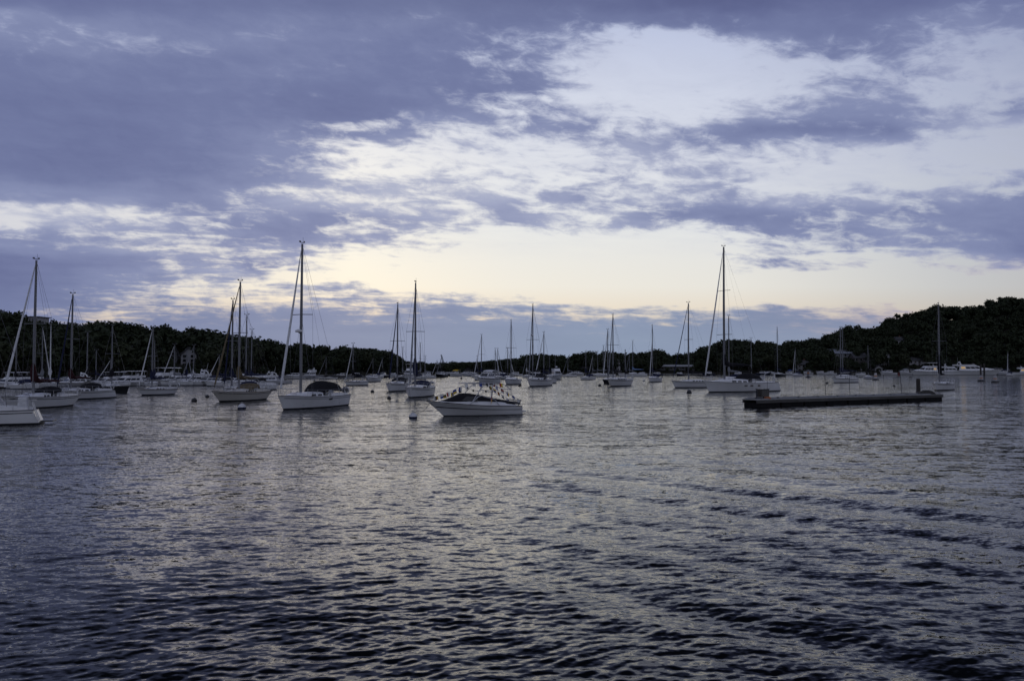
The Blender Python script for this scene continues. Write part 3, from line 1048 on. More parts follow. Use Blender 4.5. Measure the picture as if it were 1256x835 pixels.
# ------------------------------------------------------------------ land around the harbour
SKY_X = [-700, -300, 0, 30, 50, 80, 110, 140, 180, 210, 240, 270, 300, 330, 360, 390, 420, 455, 480, 492, 505, 525, 545, 560, 590, 610, 640, 655, 670, 700, 720, 750, 780, 800, 820, 840, 860, 880, 910, 940, 960, 985, 1010, 1030, 1045, 1060, 1075, 1090, 1110, 1130, 1150, 1180, 1200, 1220, 1235, 1256, 1400, 1900]
SKY_Y = [372, 378, 380, 384, 392, 395, 397, 394, 399, 400, 403, 407, 412, 417, 421, 422, 426, 427, 432, 439, 443, 444, 445, 443, 442, 440, 437, 434, 434, 433, 431, 433, 431, 429, 431, 432, 427, 419, 415, 418, 420, 415, 413, 404, 399, 401, 402, 389, 383, 381, 375, 373, 374, 367, 362, 366, 352, 345]
SH_X = [-700, 0, 250, 318, 345, 430, 480, 520, 860, 900, 1000, 1256, 1900]
SH_D = [205, 180, 176, 190, 262, 290, 340, 372, 372, 385, 405, 400, 380]
RG_X = [-700, 0, 300, 480, 520, 860, 1000, 1256, 1900]
RG_D = [330, 300, 310, 395, 425, 430, 500, 520, 500]
TREE_H = 10.0
f_sky = lambda p: np.interp(p, SKY_X, SKY_Y)
f_sh = lambda p: np.interp(p, SH_X, SH_D)
f_rg = lambda p: np.interp(p, RG_X, RG_D)


def ridge_z(px):
    D = f_rg(px)
    ztop = CAM_H + D * np.tan(PITCH + np.arctan((PH / 2 - f_sky(px)) / FPX))
    return np.maximum(1.2, ztop - TREE_H), ztop


def land_z(px, D):
    s = (D - f_sh(px)) / (f_rg(px) - f_sh(px))
    zr, _ = ridge_z(px)
    sm = np.clip(s, 0, 1)
    sm = sm * sm * (3 - 2 * sm) * 0.5 + sm * 0.5
    z = 0.9 + (zr - 0.9) * sm
    z = np.where(s < 0, np.maximum(-1.5, 0.9 + s * 60), z)
    z = np.where(s > 1, zr * np.clip(1.25 - 0.25 * s, 0, 1), z)
    return z


def build_land():
    pxs = np.linspace(-700, 1900, 260)
    ss = np.concatenate([np.linspace(-0.06, 0, 4), np.linspace(0.01, 1.0, 40), np.linspace(1.05, 6, 16)])
    P, S = np.meshgrid(pxs, ss, indexing='ij')
    D = f_sh(P) + S * (f_rg(P) - f_sh(P))
    Z = land_z(P, D)
    rs = np.random.RandomState(2)
    Z += np.where(S > 0.02, rs.normal(0, 0.25, Z.shape), 0)
    X = (P - PW / 2) / FPX * D
    o = mesh_np('hillside', np.stack([X, D, Z], -1).reshape(-1, 3), grid_quads(*X.shape)[:, ::-1],
                mat('woodland_floor', (0.020, 0.019, 0.013), 0.9, var=0.35, scale=0.12, spec=0.1))
    o['kind'] = 'structure'


build_land()


def leaf_mat(name, c):
    return mat(name, c, 0.75, var=0.45, scale=0.35, spec=0.15)


def crown_arrays(seed, rad, hgt, n, leaf, lobes=9, conic=False):
    """leaf-clump quads spread through a lumpy crown, plus knots of inner boughs"""
    rs = np.random.RandomState(seed)
    cs = []
    for i in range(lobes):
        a = rs.rand() * 6.28
        zz = rs.rand()
        rr = rad * 0.62 * math.sqrt(rs.rand()) * ((1.0 - zz) if conic else (1.0 - 0.55 * zz ** 2))
        cs.append((rr * math.cos(a), rr * math.sin(a), hgt * (0.22 + 0.66 * zz), rad * (0.30 + 0.22 * rs.rand()) * ((1.1 - 0.8 * zz) if conic else 1.0)))
    cs = np.array(cs)
    idx = rs.randint(0, lobes, n)
    d = rs.normal(0, 1, (n, 3)); d /= np.linalg.norm(d, axis=1)[:, None]
    rr = rs.rand(n) ** 0.28
    c = cs[idx, :3] + d * (cs[idx, 3] * rr * (1 + 0.18 * rs.normal(0, 1, n)))[:, None] * np.array([1.05, 1.05, 0.82])
    nrm = d + rs.normal(0, 0.5, (n, 3)); nrm /= np.linalg.norm(nrm, axis=1)[:, None]
    t = np.cross(nrm, rs.normal(0, 1, (n, 3))); t /= np.linalg.norm(t, axis=1)[:, None]
    b = np.cross(nrm, t)
    s = leaf * (0.5 + 0.9 * rs.rand(n))[:, None]
    q = np.stack([c - t * s, c - b * s * 0.6, c + t * s, c + b * s * 0.7], 1)
    return q.reshape(-1, 3)


def make_tree(i, rad, hgt, trunk_h, n, leaf, conic=False):
    """a broad tree whose crown starts at trunk_h; total height hgt"""
    v = crown_arrays(100 + i, rad, hgt - trunk_h, n, leaf, 7 + i % 5, conic)
    v[:, 2] += trunk_h
    return v


TREES = []
LEAF_COL = [(0.026, 0.034, 0.017), (0.033, 0.040, 0.020), (0.023, 0.031, 0.018)]
PROTO_SPECS = [(4.6, 10, 2.2, 620, 0.62, False), (5.2, 10, 2.0, 700, 0.66, False), (3.9, 10, 1.8, 560, 0.60, False), (4.4, 10, 2.6, 600, 0.62, False),
               (5.6, 10, 2.4, 720, 0.68, False), (2.5, 10, 1.2, 460, 0.55, True)]
PROTO_V = [make_tree(i, *sp) for i, sp in enumerate(PROTO_SPECS)]


def tree_proto(i):
    sp = PROTO_SPECS[i]
    root = thing('tree', 'tree', 'tree', (0, 0, 0))
    v = PROTO_V[i]
    q = np.arange(len(v)).reshape(-1, 4)
    o = mesh_np('crown', v, q, leaf_mat('foliage_%d' % (i % 3), LEAF_COL[i % 3]), False)
    o.parent = root
    m = MB()
    m.tube([(0, 0, -0.8), (0.05, 0.05, sp[2]), (0.1, -0.1, sp[1] * 0.75)], [0.26, 0.2, 0.06], 7)
    rs = random.Random(i)
    for k in range(5):
        a = k * 1.26 + rs.random()
        z = sp[2] + k * 0.7
        m.tube([(0.05, 0, z), (sp[0] * 0.35 * math.cos(a), sp[0] * 0.35 * math.sin(a), z + 1.3), (sp[0] * 0.6 * math.cos(a), sp[0] * 0.6 * math.sin(a), z + 2.0)], [0.12, 0.07, 0.03], 5)
    m.build('trunk', mat('bark', (0.03, 0.024, 0.018), 0.9, var=0.3, scale=6, stretch=(1, 1, 0.2)), root)
    return root


def zone(px):
    return 0 if px < 492 else (1 if px < 865 else 2)


ZN = ['high wooded hill behind the marina boats', 'low wooded shore behind the far moorings', 'tall wooded hill behind the motor yachts']
HOUSE_KEEP = []      # (px0, px1, distance): no tree may stand in front of these


def blocked(px, D, rad_px):
    """0 when free, else the row of the foot of the building a tree here would hide"""
    for a, b, d, yb in HOUSE_KEEP:
        if D < d + 3 and a - rad_px * 0.2 < px < b + rad_px * 0.2:
            return yb
    return 0


def build_forest():
    protos = [tree_proto(i) for i in range(6)]
    used = [False] * 6
    rs = random.Random(21)
    spots = []

    def add(px, D, Hh, front):
        spots.append((px, D, float(land_z(np.array(px), np.array(D))) - 0.2, Hh, front))
    # skyline trees
    px = -60.0
    while px < 1330:
        D = float(f_rg(px)) + rs.uniform(-12, 6)
        _, zt = ridge_z(np.array(px))
        zt = CAM_H + D * math.tan(PITCH + math.atan((PH / 2 - float(f_sky(px))) / FPX))
        zg = float(land_z(np.array(px), np.array(D)))
        Hh = max(4.5, zt - zg + rs.uniform(-1.6, 0.5))
        spots.append((px, D, zg - 0.2, Hh, 2))
        px += 0.46 * 9.5 * (Hh / 10) * FPX / D * rs.uniform(0.7, 1.2)
    # rows down the slope
    for row in range(10):
        s = [0.04, 0.145, 0.25, 0.355, 0.46, 0.565, 0.67, 0.775, 0.88, 0.965][row]
        px = -80.0 + rs.uniform(0, 30)
        while px < 1340:
            D = float(f_sh(px)) * (1 - s) + float(f_rg(px)) * s + rs.uniform(-5, 5)
            Hh = rs.uniform(6.5, 11.5) * (0.8 if row == 0 else 1.0) * (0.8 if zone(px) == 1 else 1.0)
            zt_ = CAM_H + D * math.tan(PITCH + math.atan((PH / 2 - float(f_sky(px)) - 2) / FPX))
            zg = float(land_z(np.array(px), np.array(D)))
            Hh = min(Hh, max(3.5, zt_ - zg))
            rp = 4.6 * Hh / 10 * FPX / D
            yb = blocked(px, D, rp)
            if yb:
                Hh = min(Hh, wz(yb - rs.choice([0, 1, 3, 6]), D) - zg)
            if Hh > 1.6:
                spots.append((px, D, zg - 0.2, Hh, 1 if row == 0 else 0))
            px += 0.62 * 9.0 * (Hh / 10) * FPX / D * rs.uniform(0.75, 1.25) * (1.0 if row else 0.9)
    # those that can be told apart are trees of their own: the skyline and the front row; the wood between them is one mass
    ind = [s for s in spots if s[4] == 2 and -20 < s[0] < 1276] + [s for s in spots if s[4] == 1 and -20 < s[0] < 1276]
    ind = ind[:290]
    rest = [s for s in spots if s not in ind]
    for (px, D, zg, Hh, fr) in ind:
        i = rs.choice([0, 1, 2, 3, 4, 0, 1, 3, 4, 5]) if fr == 2 else rs.randrange(5)
        t = protos[i] if not used[i] else copy_tree(protos[i])
        used[i] = True
        t.location = (wx(px, D), D, zg)
        k = Hh / 10.0
        kw = k * rs.uniform(0.9, 1.25)
        t.scale = (kw, kw, k)
        t.rotation_euler = (0, 0, rs.uniform(0, 6.28))
        z = zone(px)
        if fr == 2:
            tag(t, 'dark leafy tree on the skyline of the ' + ZN[z], 'tree', 'skyline trees of the ' + ZN[z])
        else:
            tag(t, 'dark tree at the water edge below the ' + ZN[z], 'tree', 'shoreline trees below the ' + ZN[z])
    V = []
    for (px, D, zg, Hh, fr) in rest:
        v = PROTO_V[rs.randrange(5)]
        k = Hh / 10.0
        kw = k * rs.uniform(0.95, 1.25)
        a = rs.uniform(0, 6.28)
        c, s_ = math.cos(a), math.sin(a)
        w = np.empty_like(v)
        w[:, 0] = (v[:, 0] * c - v[:, 1] * s_) * kw + wx(px, D)
        w[:, 1] = (v[:, 0] * s_ + v[:, 1] * c) * kw + D
        w[:, 2] = v[:, 2] * k + zg
        V.append(w)
    # undergrowth along the bank
    r2 = np.random.RandomState(9)
    for i in range(1150):
        px = r2.uniform(-60, 1320)
        D = float(f_sh(px)) + (r2.uniform(2, 9) if i < 520 else (float(f_rg(px)) - float(f_sh(px))) * r2.uniform(0.3, 1.02))
        yb = blocked(px, D, 5)
        if yb and wz(yb, D) - float(land_z(np.array(px), np.array(D))) < 2.2:
            continue
        v = PROTO_V[r2.randint(0, 5)].reshape(-1, 4, 3)[::3].reshape(-1, 3)
        k = r2.uniform(0.18, 0.36)
        w = v * np.array([k * 1.3, k * 1.3, k]) + np.array([wx(px, D), D, float(land_z(np.array(px), np.array(D))) - 0.9])
        V.append(w)
    for i in range(900):
        px = r2.uniform(-60, 1320)
        D = float(f_rg(px)) + r2.uniform(-14, 4)
        v = PROTO_V[r2.randint(0, 5)].reshape(-1, 4, 3)[::2].reshape(-1, 3)
        k = r2.uniform(0.40, 0.62)
        V.append(v * np.array([k * 1.4, k * 1.4, k]) + np.array([wx(px, D), D, float(land_z(np.array(px), np.array(D))) - 1.2]))
    V = np.concatenate(V)
    o = mesh_np('woodland', V, np.arange(len(V)).reshape(-1, 4), leaf_mat('foliage_0', LEAF_COL[0]), False)
    o['kind'] = 'stuff'
    tag(o, 'dense dark wood covering the hills round the harbour', 'woodland')


# ------------------------------------------------------------------ buildings on the shore
def wallm(n, c):
    return mat('wall_' + n, c, 0.8, var=0.15, scale=1.2, bump=0.2, bscale=6, stretch=(1, 1, 6))


WALLS = {'white': (0.32, 0.32, 0.33), 'grey': (0.15, 0.155, 0.165), 'dark': (0.08, 0.075, 0.07), 'beige': (0.34, 0.30, 0.25)}


def house(label, x0, x1, ytop, ybase, D, kind='gable', wall='white', rows=2, cols=3, depth_m=7.0, rz=0.0, roofc=(0.06, 0.06, 0.065), chimney=True, name='house', porch=False, cat='house', keep=True):
    w = (x1 - x0) * D / FPX
    z0, zt = wz(ybase, D), wz(ytop, D)
    root = thing(name, label, cat, (wx((x0 + x1) / 2, D), D + depth_m / 2, z0), R(rz))
    if keep:
        HOUSE_KEEP.append((x0, x1, D, ybase))
    Hh = zt - z0
    hw = Hh * (0.66 if kind != 'flat' else 0.9)
    dm = depth_m
    m = MB()
    m.add([(-w / 2, -dm / 2, -2), (w / 2, -dm / 2, -2), (w / 2, dm / 2, -2), (-w / 2, dm / 2, -2), (-w / 2, -dm / 2, hw), (w / 2, -dm / 2, hw), (w / 2, dm / 2, hw), (-w / 2, dm / 2, hw)],
          [(3, 2, 1, 0), (4, 5, 6, 7), (0, 1, 5, 4), (1, 2, 6, 5), (2, 3, 7, 6), (3, 0, 4, 7)])
    if kind == 'front':       # gable end faces the water
        m.add([(-w / 2, -dm / 2, hw), (w / 2, -dm / 2, hw), (0, -dm / 2, Hh - 0.1), (-w / 2, dm / 2, hw), (w / 2, dm / 2, hw), (0, dm / 2, Hh - 0.1)], [(0, 1, 2), (5, 4, 3)])
    if kind == 'gable':
        m.add([(-w / 2, -dm / 2, hw), (-w / 2, dm / 2, hw), (-w / 2, 0, Hh - 0.1), (w / 2, -dm / 2, hw), (w / 2, dm / 2, hw), (w / 2, 0, Hh - 0.1)], [(2, 1, 0), (3, 4, 5)])
    m.build('wall', wallm(wall, WALLS[wall]), root, smooth=False)
    rm = mat('roof_%d' % int(roofc[0] * 1000), roofc, 0.8, var=0.2, scale=2.0)
    r = MB()
    e = 0.4
    if kind == 'flat':
        r.box((0, 0, hw + (Hh - hw) / 2), (w + 1.2, dm + 1.2, Hh - hw))
    elif kind == 'front':
        for sd_ in (-1, 1):
            r.panel([(sd_ * (w / 2 + e), -dm / 2 - e, hw - e * (Hh - hw) / (w / 2)), (sd_ * (w / 2 + e), dm / 2 + e, hw - e * (Hh - hw) / (w / 2)), (0, dm / 2 + e, Hh), (0, -dm / 2 - e, Hh)], 0.12)
    else:
        for sd_ in (-1, 1):
            r.panel([(-w / 2 - e, sd_ * (dm / 2 + e), hw - e * (Hh - hw) / (dm / 2)), (w / 2 + e, sd_ * (dm / 2 + e), hw - e * (Hh - hw) / (dm / 2)), (w / 2 + e, 0, Hh), (-w / 2 - e, 0, Hh)], 0.12)
    ro = r.build('roof', rm, root, smooth=False)
    if chimney:
        MB().box((w * 0.25, 0.3, Hh + 0.1), (0.7, 0.7, 1.6)).build('chimney', mat('brick', (0.14, 0.07, 0.05), 0.9), ro, smooth=False)
    ww, wh = min(1.1, w / cols * 0.45), min(1.4, hw / rows * 0.55)
    for j in range(rows):
        for i in range(cols):
            x = -w / 2 + w * (i + 0.5) / cols
            z = hw * (j + 0.52) / rows
            if j == 0 and i == cols // 2 and rows > 1:
                MB().box((x, -dm / 2 - 0.03, 1.05), (1.0, 0.08, 2.1)).build('door', mat('door_paint', (0.06, 0.05, 0.05), 0.6), root, smooth=False)
                continue
            f = MB().box((x, -dm / 2 - 0.04, z), (ww + 0.2, 0.10, wh + 0.2)).build('window', wallm('white', WALLS['white']), root, smooth=False)
            MB().box((x, -dm / 2 - 0.10, z), (ww, 0.05, wh)).build('pane', glassm(), f, smooth=False)
    if porch:
        MB().box((0, -dm / 2 - 1.3, hw * 0.42), (w * 1.1, 2.4, 0.18)).build('porch_roof', rm, root, smooth=False)
        for i in range(5):
            MB().box((-w * 0.5 + w * i / 4, -dm / 2 - 2.3, hw * 0.2), (0.16, 0.16, hw * 0.42)).build('porch_post', wallm('white', WALLS['white']), root, smooth=False)
    return root


house('pale gabled house in the trees behind the mast of the small white sloop', 153, 175, 423, 441, 232, 'gable', 'grey', 2, 4)
house('tall narrow gabled house among dark trees above the flybridge cruisers', 207, 217, 423, 447, 240, 'front', 'grey', 3, 1, 6)
house('white house with a steep pointed gable above the arched motor cruiser', 222, 241, 426, 450, 236, 'front', 'white', 3, 2, 8)
house('little white boathouse at the foot of the hill beside the navy topped cruiser', 247, 256, 448, 458, 215, 'front', 'white', 1, 2, 5, chimney=False, name='boathouse', cat='boathouse')
house('small white cottage low in the trees left of the tall dark-canopied sloop mast', 359, 367, 441, 449, 320, 'gable', 'white', 1, 2, 6, chimney=False, name='cottage', cat='cottage')
house('long low grey house in the trees right of the tall radar mast', 374, 390, 445, 454, 322, 'gable', 'grey', 1, 4, 7)
house('white flat roofed house peeping over the skyline at the west end', 34, 46, 388, 397, 296, 'flat', 'white', 1, 3, 7, chimney=False)
house('low grey boat shed behind the far moorings, with a flat pale roof', 568, 580, 451, 459, 385, 'flat', 'grey', 1, 4, 6, chimney=False, name='boat_shed', cat='boat shed')
house('pale low clubhouse behind the moorings, left of the double masted boats', 636, 647, 447, 458, 388, 'gable', 'grey', 1, 3, 7, chimney=False, name='clubhouse', cat='clubhouse')
house('long grey shed with low roof behind the far sailboats at mid harbour', 711, 724, 449, 458, 388, 'gable', 'grey', 1, 4, 7, chimney=False, name='boat_shed', cat='boat shed')
house('pale two storey cottage among trees behind the dark hulled sailboat', 978, 993, 442, 456, 415, 'gable', 'white', 2, 3, 7)
house('big hillside house with a wide pale blue roof behind the twin masted moored boat', 1020, 1047, 428, 443, 440, 'gable', 'grey', 2, 4, 9, roofc=(0.20, 0.22, 0.26))
house('dark shingled house in the trees beside the wide roofed hillside house', 1048, 1064, 433, 449, 430, 'gable', 'dark', 2, 3, 8)
house('white waterside hut with one gable between small moored boats', 1051, 1057, 448, 457, 408, 'front', 'white', 1, 1, 4, chimney=False, name='hut', cat='hut')
house('white waterside hut with twin windows near the moored dinghy', 1073, 1082, 448, 457, 408, 'front', 'white', 1, 2, 4, chimney=False, name='hut', cat='hut')
house('tall white gabled house with a porch on the shore by the small hut', 1082, 1093, 432, 449, 425, 'front', 'white', 2, 2, 7, porch=True)
house('white house high on the wooded hill, half hidden by trees', 1099, 1110, 413, 424, 465, 'gable', 'white', 1, 3, 7)
house('pale house with a low gable just above the express cruisers', 1115, 1135, 437, 451, 420, 'gable', 'white', 2, 4, 8)
house('white house with a tall end gable in the trees above the big motor yacht', 1178, 1187, 425, 437, 450, 'front', 'white', 2, 2, 7)

# the long two-deck pavilion on the far waterfront
def pavilion():
    D = 378.0
    x0, x1 = 809, 851
    w = (x1 - x0) * D / FPX
    z0 = wz(456.5, D)
    root = thing('waterfront_pavilion', 'long low waterfront pavilion with a flat pale roof over two open decks', 'pavilion', (wx((x0 + x1) / 2, D), D + 4, 0))
    HOUSE_KEEP.append((x0, x1, D, 456))
    z1, z2, z3 = wz(453.2, D), wz(449.5, D), wz(447.2, D)
    MB().box((0, 0, (z0 + z2) / 2 - 0.5), (w * 0.9, 7, z2 - z0 + 1)).build('wall', wallm('dark', WALLS['dark']), root, smooth=False)
    MB().box((0, -1, z1), (w, 10, 0.35)).build('balcony_deck', wallm('grey', WALLS['grey']), root, smooth=False)
    MB().box((0, -0.5, (z2 + z3) / 2), (w * 1.02, 10, z3 - z2)).build('roof', mat('roof_pale', (0.38, 0.40, 0.44), 0.7), root, smooth=False, bevel=0.05)
    for i in range(12):
        MB().box((-w / 2 + 0.4 + (w - 0.8) * i / 11, -5.3, (z2 + 0.3) / 2), (0.22, 0.22, z2 - 0.2)).build('post', wallm('dark', WALLS['dark']), root, smooth=False)
    for i in range(9):
        f = MB().box((-w * 0.4 + w * 0.8 * i / 8, -3.53, (z1 + z2) / 2), (1.2, 0.1, (z2 - z1) * 0.75)).build('window', glassm(), root, smooth=False)


pavilion()


def tower():
    D = 375.0
    root = thing('harbour_tower', 'slim white round tower with a small lantern room behind the two-masted sailboat', 'tower', (wx(758, D), D, 0))
    HOUSE_KEEP.append((755, 761, D, 454))
    zt = wz(441, D)
    MB().lathe((0, 0, 0), [(1.15, -0.5), (1.05, zt * 0.5), (0.9, zt - 1.4)], 14).build('wall', wallm('white', WALLS['white']), root)
    MB().lathe((0, 0, 0), [(1.3, zt - 1.4), (1.3, zt - 1.25), (0.75, zt - 1.2), (0.75, zt - 0.5)], 14).build('lantern_room', glassm(), root)
    MB().lathe((0, 0, 0), [(0.95, zt - 0.5), (0.5, zt - 0.15), (0.02, zt)], 14).build('roof', mat('roof_60', (0.06, 0.06, 0.065)), root)
    MB().box((0, -1.12, zt * 0.35), (0.5, 0.2, 0.9)).build('window', glassm(), root, smooth=False)


tower()


def crane():
    D = 390.0
    root = thing('crane', 'slanting black crane jib rising above the far tree line', 'crane', (wx(545.5, D), D, wz(455, D)))
    b0 = Vector((0.0, 0, 1.6)); b1 = Vector((wx(541.2, D) - wx(545.5, D) - 0.0, 0, wz(435, D) - wz(455, D)))
    m = MB()
    off = [Vector((0.4, 0.35, 0)), Vector((0.4, -0.35, 0)), Vector((-0.4, 0.35, 0)), Vector((-0.4, -0.35, 0))]
    for o in off:
        m.tube([b0 + o, b1 + o * 0.5], 0.10, 4)
    for i in range(10):
        p, q = b0.lerp(b1, i / 10), b0.lerp(b1, (i + 1) / 10)
        k = 1 - 0.05 * i
        m.tube([p + off[0] * k, q + off[2] * k], 0.07, 4); m.tube([p + off[1] * k, q + off[3] * k], 0.07, 4)
        m.tube([p + off[0] * k, q + off[1] * k], 0.07, 4)
    m.build('jib', blackhull(), root)
    MB().box((0.6, 0, 1.0), (3.2, 2.4, 1.8), taper=0.9).build('cab', canvas('yellow'), root, smooth=False, bevel=0.08)
    m = MB(); m.box((0, 1.2, -0.3), (4.2, 0.6, 0.8)); m.box((0, -1.2, -0.3), (4.2, 0.6, 0.8))
    m.build('crawler_track', blackhull(), root, smooth=False, bevel=0.1)
    MB().tube([b1, b1 - Vector((0, 0, 4))], 0.04, 4).build('hoist_line', wire(), root)


crane()
build_forest()

# ------------------------------------------------------------------ the moored sailboats, nearest first
def near_left_stern():
    # only the stern of this one reaches into the frame
    r, h = sailboat('white sailboat cut by the frame edge, a boxed outboard on its raked transom', -118, 47, 521, -52, 255, cover='black', hull='white', jib='white',
                    windows=3, psi=20, stern='reverse', spreaders=2, clutter=False, fbk=1.15)
    L, B = h.L, h.B
    zd = h.sheer(0) + 0.02
    m = MB(); m.box((-L / 2 + 0.75, -0.2, zd + 0.42), (0.55, 0.5, 0.75), taper=0.92)
    m.build('motor_cover', canvas('white'), r, bevel=0.06, smooth=False)
    m = MB()
    for sd_ in (-0.18, 0.18):
        m.tube([(-L / 2 + 0.05, 0.7 + sd_, zd + 0.5), (-L / 2 - 0.35, 0.7 + sd_, 0.25)], 0.025, 5)
    for k in range(4):
        m.tube([(-L / 2 - 0.07 - 0.08 * k, 0.52, zd - 0.05 - 0.2 * k), (-L / 2 - 0.07 - 0.08 * k, 0.88, zd - 0.05 - 0.2 * k)], 0.022, 5)
    m.build('swim_ladder', steel(), r)
    MB().box((-L / 2 - 0.75, 0, 0.2), (0.7, B * 0.55, 0.08)).build('swim_step', blackhull(), r, smooth=False)
    return r


near_left_stern()
sailboat('white sloop with a burgundy sail cover and a small black spray hood', -3, 101, 499.5, 42, 321, cover='burgundy', dodger='black', stern='counter', windows=4, coverlift=1.5, spreaders=1, boomh=0.9, dlen=0.75)
sailboat('white sailboat with an oxblood boom cover and a wide black hood, behind the burgundy sloop', 62, 142, 489, 88, 363, cover='burgundy', dodger='black', windows=3, jib='navy', stern='reverse')
sailboat('black hulled sailboat with white cabin and black boom cover lying bow east', 163, 116, 481, 127, 400, cover='black', hull='black', jib=None, windows=2, stern='plumb', LOA=8.6, cove=None)
sailboat('small white sloop with long blue boom cover and white furled jib near the marina row', 164, 221, 484, 187, 402, cover='navy', windows=3, stern='counter', toerail='teak', mizzen=None, spreaders=1)
sailboat('cream hulled sailboat with a tan sail cover and tan rolled jib', 254, 337, 491, 293.5, 346, cover='tan', hull='cream', jib='tan', windows=5, toerail='teak', dodger='tan', stern='counter', coverlift=1.2)
sailboat('white sailboat with bright navy sail cover, half hidden behind the cream hulled one', 268, 328, 485, 284.5, 370, cover='navy', jib='navy', windows=3, dodger='navy')
r7, h7 = sailboat('white sloop with black spray hood, bimini and a radar dome up its mast', 333, 432, 499.5, 369.5, 303, cover=None, dodger='black', bimini='black', windows=3, radar=0.46, spreaders=1, jibw=1.1, dlen=1.75, dh=1.2, boomh=1.25, outboard=True, stern='plumb', cove='grey', vent=False)
for q7 in (-1, 1):
    a7, b7 = h7.pt(0.40, 0.80, q7), h7.pt(0.455, 0.80, q7)
    u7 = Vector((0, q7 * 0.01, 0.09))
    MB().panel([a7 + u7 * 0.6 - Vector((0, 0, 0.12)), b7 - u7, b7 + u7 * 0.4, a7 + u7], 0.025).build('hull_port', glassm(), r7, smooth=False)
sailboat('little white sloop with dark boom cover moored beyond the radar-dome sloop', 420, 452, 472.5, 433, 422, cover='black', windows=2, outboard=True, spreaders=1)
sailboat('white sailboat with black boom cover, showing its bow, partly behind the navy covered one', 470, 505, 479, 487.5, 373, cover='black', jib='navy', LOA=11, windows=3, dodger='black', stern='plumb')
sailboat('white sailboat seen nearly bow on, with navy cover heaped at the mast', 496, 531, 486, 508.5, 349, cover='navy', jib='grey', LOA=10.6, windows=2, coverlift=2.0, stern='plumb', dodger='navy')
sailboat('white sailboat with thin bare mast, no sail cover, east of the dark banded cruiser', 617, 639, 471, 626.5, 394, cover=None, jib=None, windows=4, LOA=10.5, detail=1)
sailboat('white cruising sailboat with long black bimini and a radar dome on its tall mast', 643, 677, 473, 651.5, 376, cover='black', bimini='black', dodger='black', jib='grey', radar=0.62, windows=2, LOA=12)
sailboat('white sailboat lying behind the black-bimini one, with pale jib rolled on its stay', 652, 682, 470, 667, 408, cover='navy', jib='white', windows=2, detail=1)
sailboat('white two-masted ketch with a row of square cabin windows', 741, 777, 473, 752, 388, cover='black', jib='grey', windows=5, LOA=12, mizzen=(767, 428), stern='counter')
sailboat('black bowed sailboat just behind the bow of the white ketch', 736, 768, 470.5, 745.5, 405, cover='black', hull='black', jib='white', windows=2, detail=1, cove=None)
sailboat('white boat with a pale blue boat cover, moored beyond the ketch', 757, 793, 461.5, 776, 418, cover='paleblue', jib=None, windows=2, detail=1)
sailboat('small white sloop with navy cover lying alone before the pavilion', 793, 811, 468, 800, 400, cover='navy', jib='white', dodger='navy', LOA=9.2, windows=2, detail=1, jibtop=0.75)
sailboat('white sailboat with four cabin windows, overlapping the bow of the big white sloop', 824, 880, 475, 844.5, 372, cover='black', jib='navy', windows=4, psi=28, jibw=0.7)


def big_sloop():
    r, h = sailboat('big white sloop with long black boom cover and a black hood with round window', 859, 951, 480, 888.5, 305, cover='black', hull='white', jib='white', dodger='black',
                    windows=4, stern='reverse', spreaders=2, coverlift=1.6, cove=None, LOA=14.6, toerail='dark', boomh=1.8, dlen=1.5, dh=1.25)
    L = h.L
    for sd_ in (-1, 1):
        for x in (-0.16, -0.05, 0.03):
            a = h.pt(h.t_of_x(x * L), 0.72, sd_); b = h.pt(h.t_of_x(x * L + 0.55), 0.72, sd_)
            MB().panel([a + Vector((0, sd_ * .01, -.1)), b + Vector((0, sd_ * .01, -.1)), b + Vector((0, sd_ * .01, .1)), a + Vector((0, sd_ * .01, .1))], 0.02).build('hull_port', glassm(), r, smooth=False)
    zd = h.sheer(0)
    m = MB()
    for sd_ in (-0.9, 0.9):
        m.tube([(-L / 2 + 0.3, sd_, zd), (-L / 2 + 0.1, sd_, zd + 1.3), (-L / 2 - 0.9, sd_, zd + 1.5)], 0.05, 6)
    m.build('davits', steel(), r)
    x0 = 0.25 * L
    zz = h.sheer(h.t_of_x(x0))
    rows = []
    for i in range(6):
        q = i / 5
        rows.append([Vector((x0 + 1.9 - 3.6 * q, 0.75 * s_ * math.sin(0.3 + 2.5 * q) ** 0.5, zz + 0.10 + 0.5 * q * (1 - 0.55 * abs(s_)))) for s_ in (-1, -0.7, -0.3, 0.3, 0.7, 1)])
    MB().sheet(rows, 0.12).build('upturned_tender', canvas('grey'), r)


big_sloop()
sailboat('dark hulled sailboat with bare mast moored before the wooded east hill', 948, 963, 462, 953.5, 402, cover='navy', hull='black', jib=None, windows=2, LOA=10, detail=1, cove=None)
sailboat('white sailboat with navy cockpit cover, lying clear beyond the floating dock', 1018, 1051, 469, 1031, 402, cover='navy', bimini='navy', jib=None, windows=3, LOA=9.3, stern='plumb', outboard=True)
sailboat('slim masted sailboat lying right behind the navy covered one beyond the dock', 1022, 1048, 465.5, 1033.5, 402, cover='navy', jib=None, windows=2, detail=1)
sailboat('small open white sloop with bare mast next to the moored dinghy', 1059, 1071, 464.5, 1063, 425, cover='black', jib=None, windows=0, detail=1, LOA=6.0)
sailboat('white sailboat seen end on beyond the dock end, black sail bundle on its mast', 1143, 1167, 478, 1151.5, 374, cover='black', jib=None, windows=2, LOA=9.3, coverlift=3.0, spreaders=1, stern='plumb')


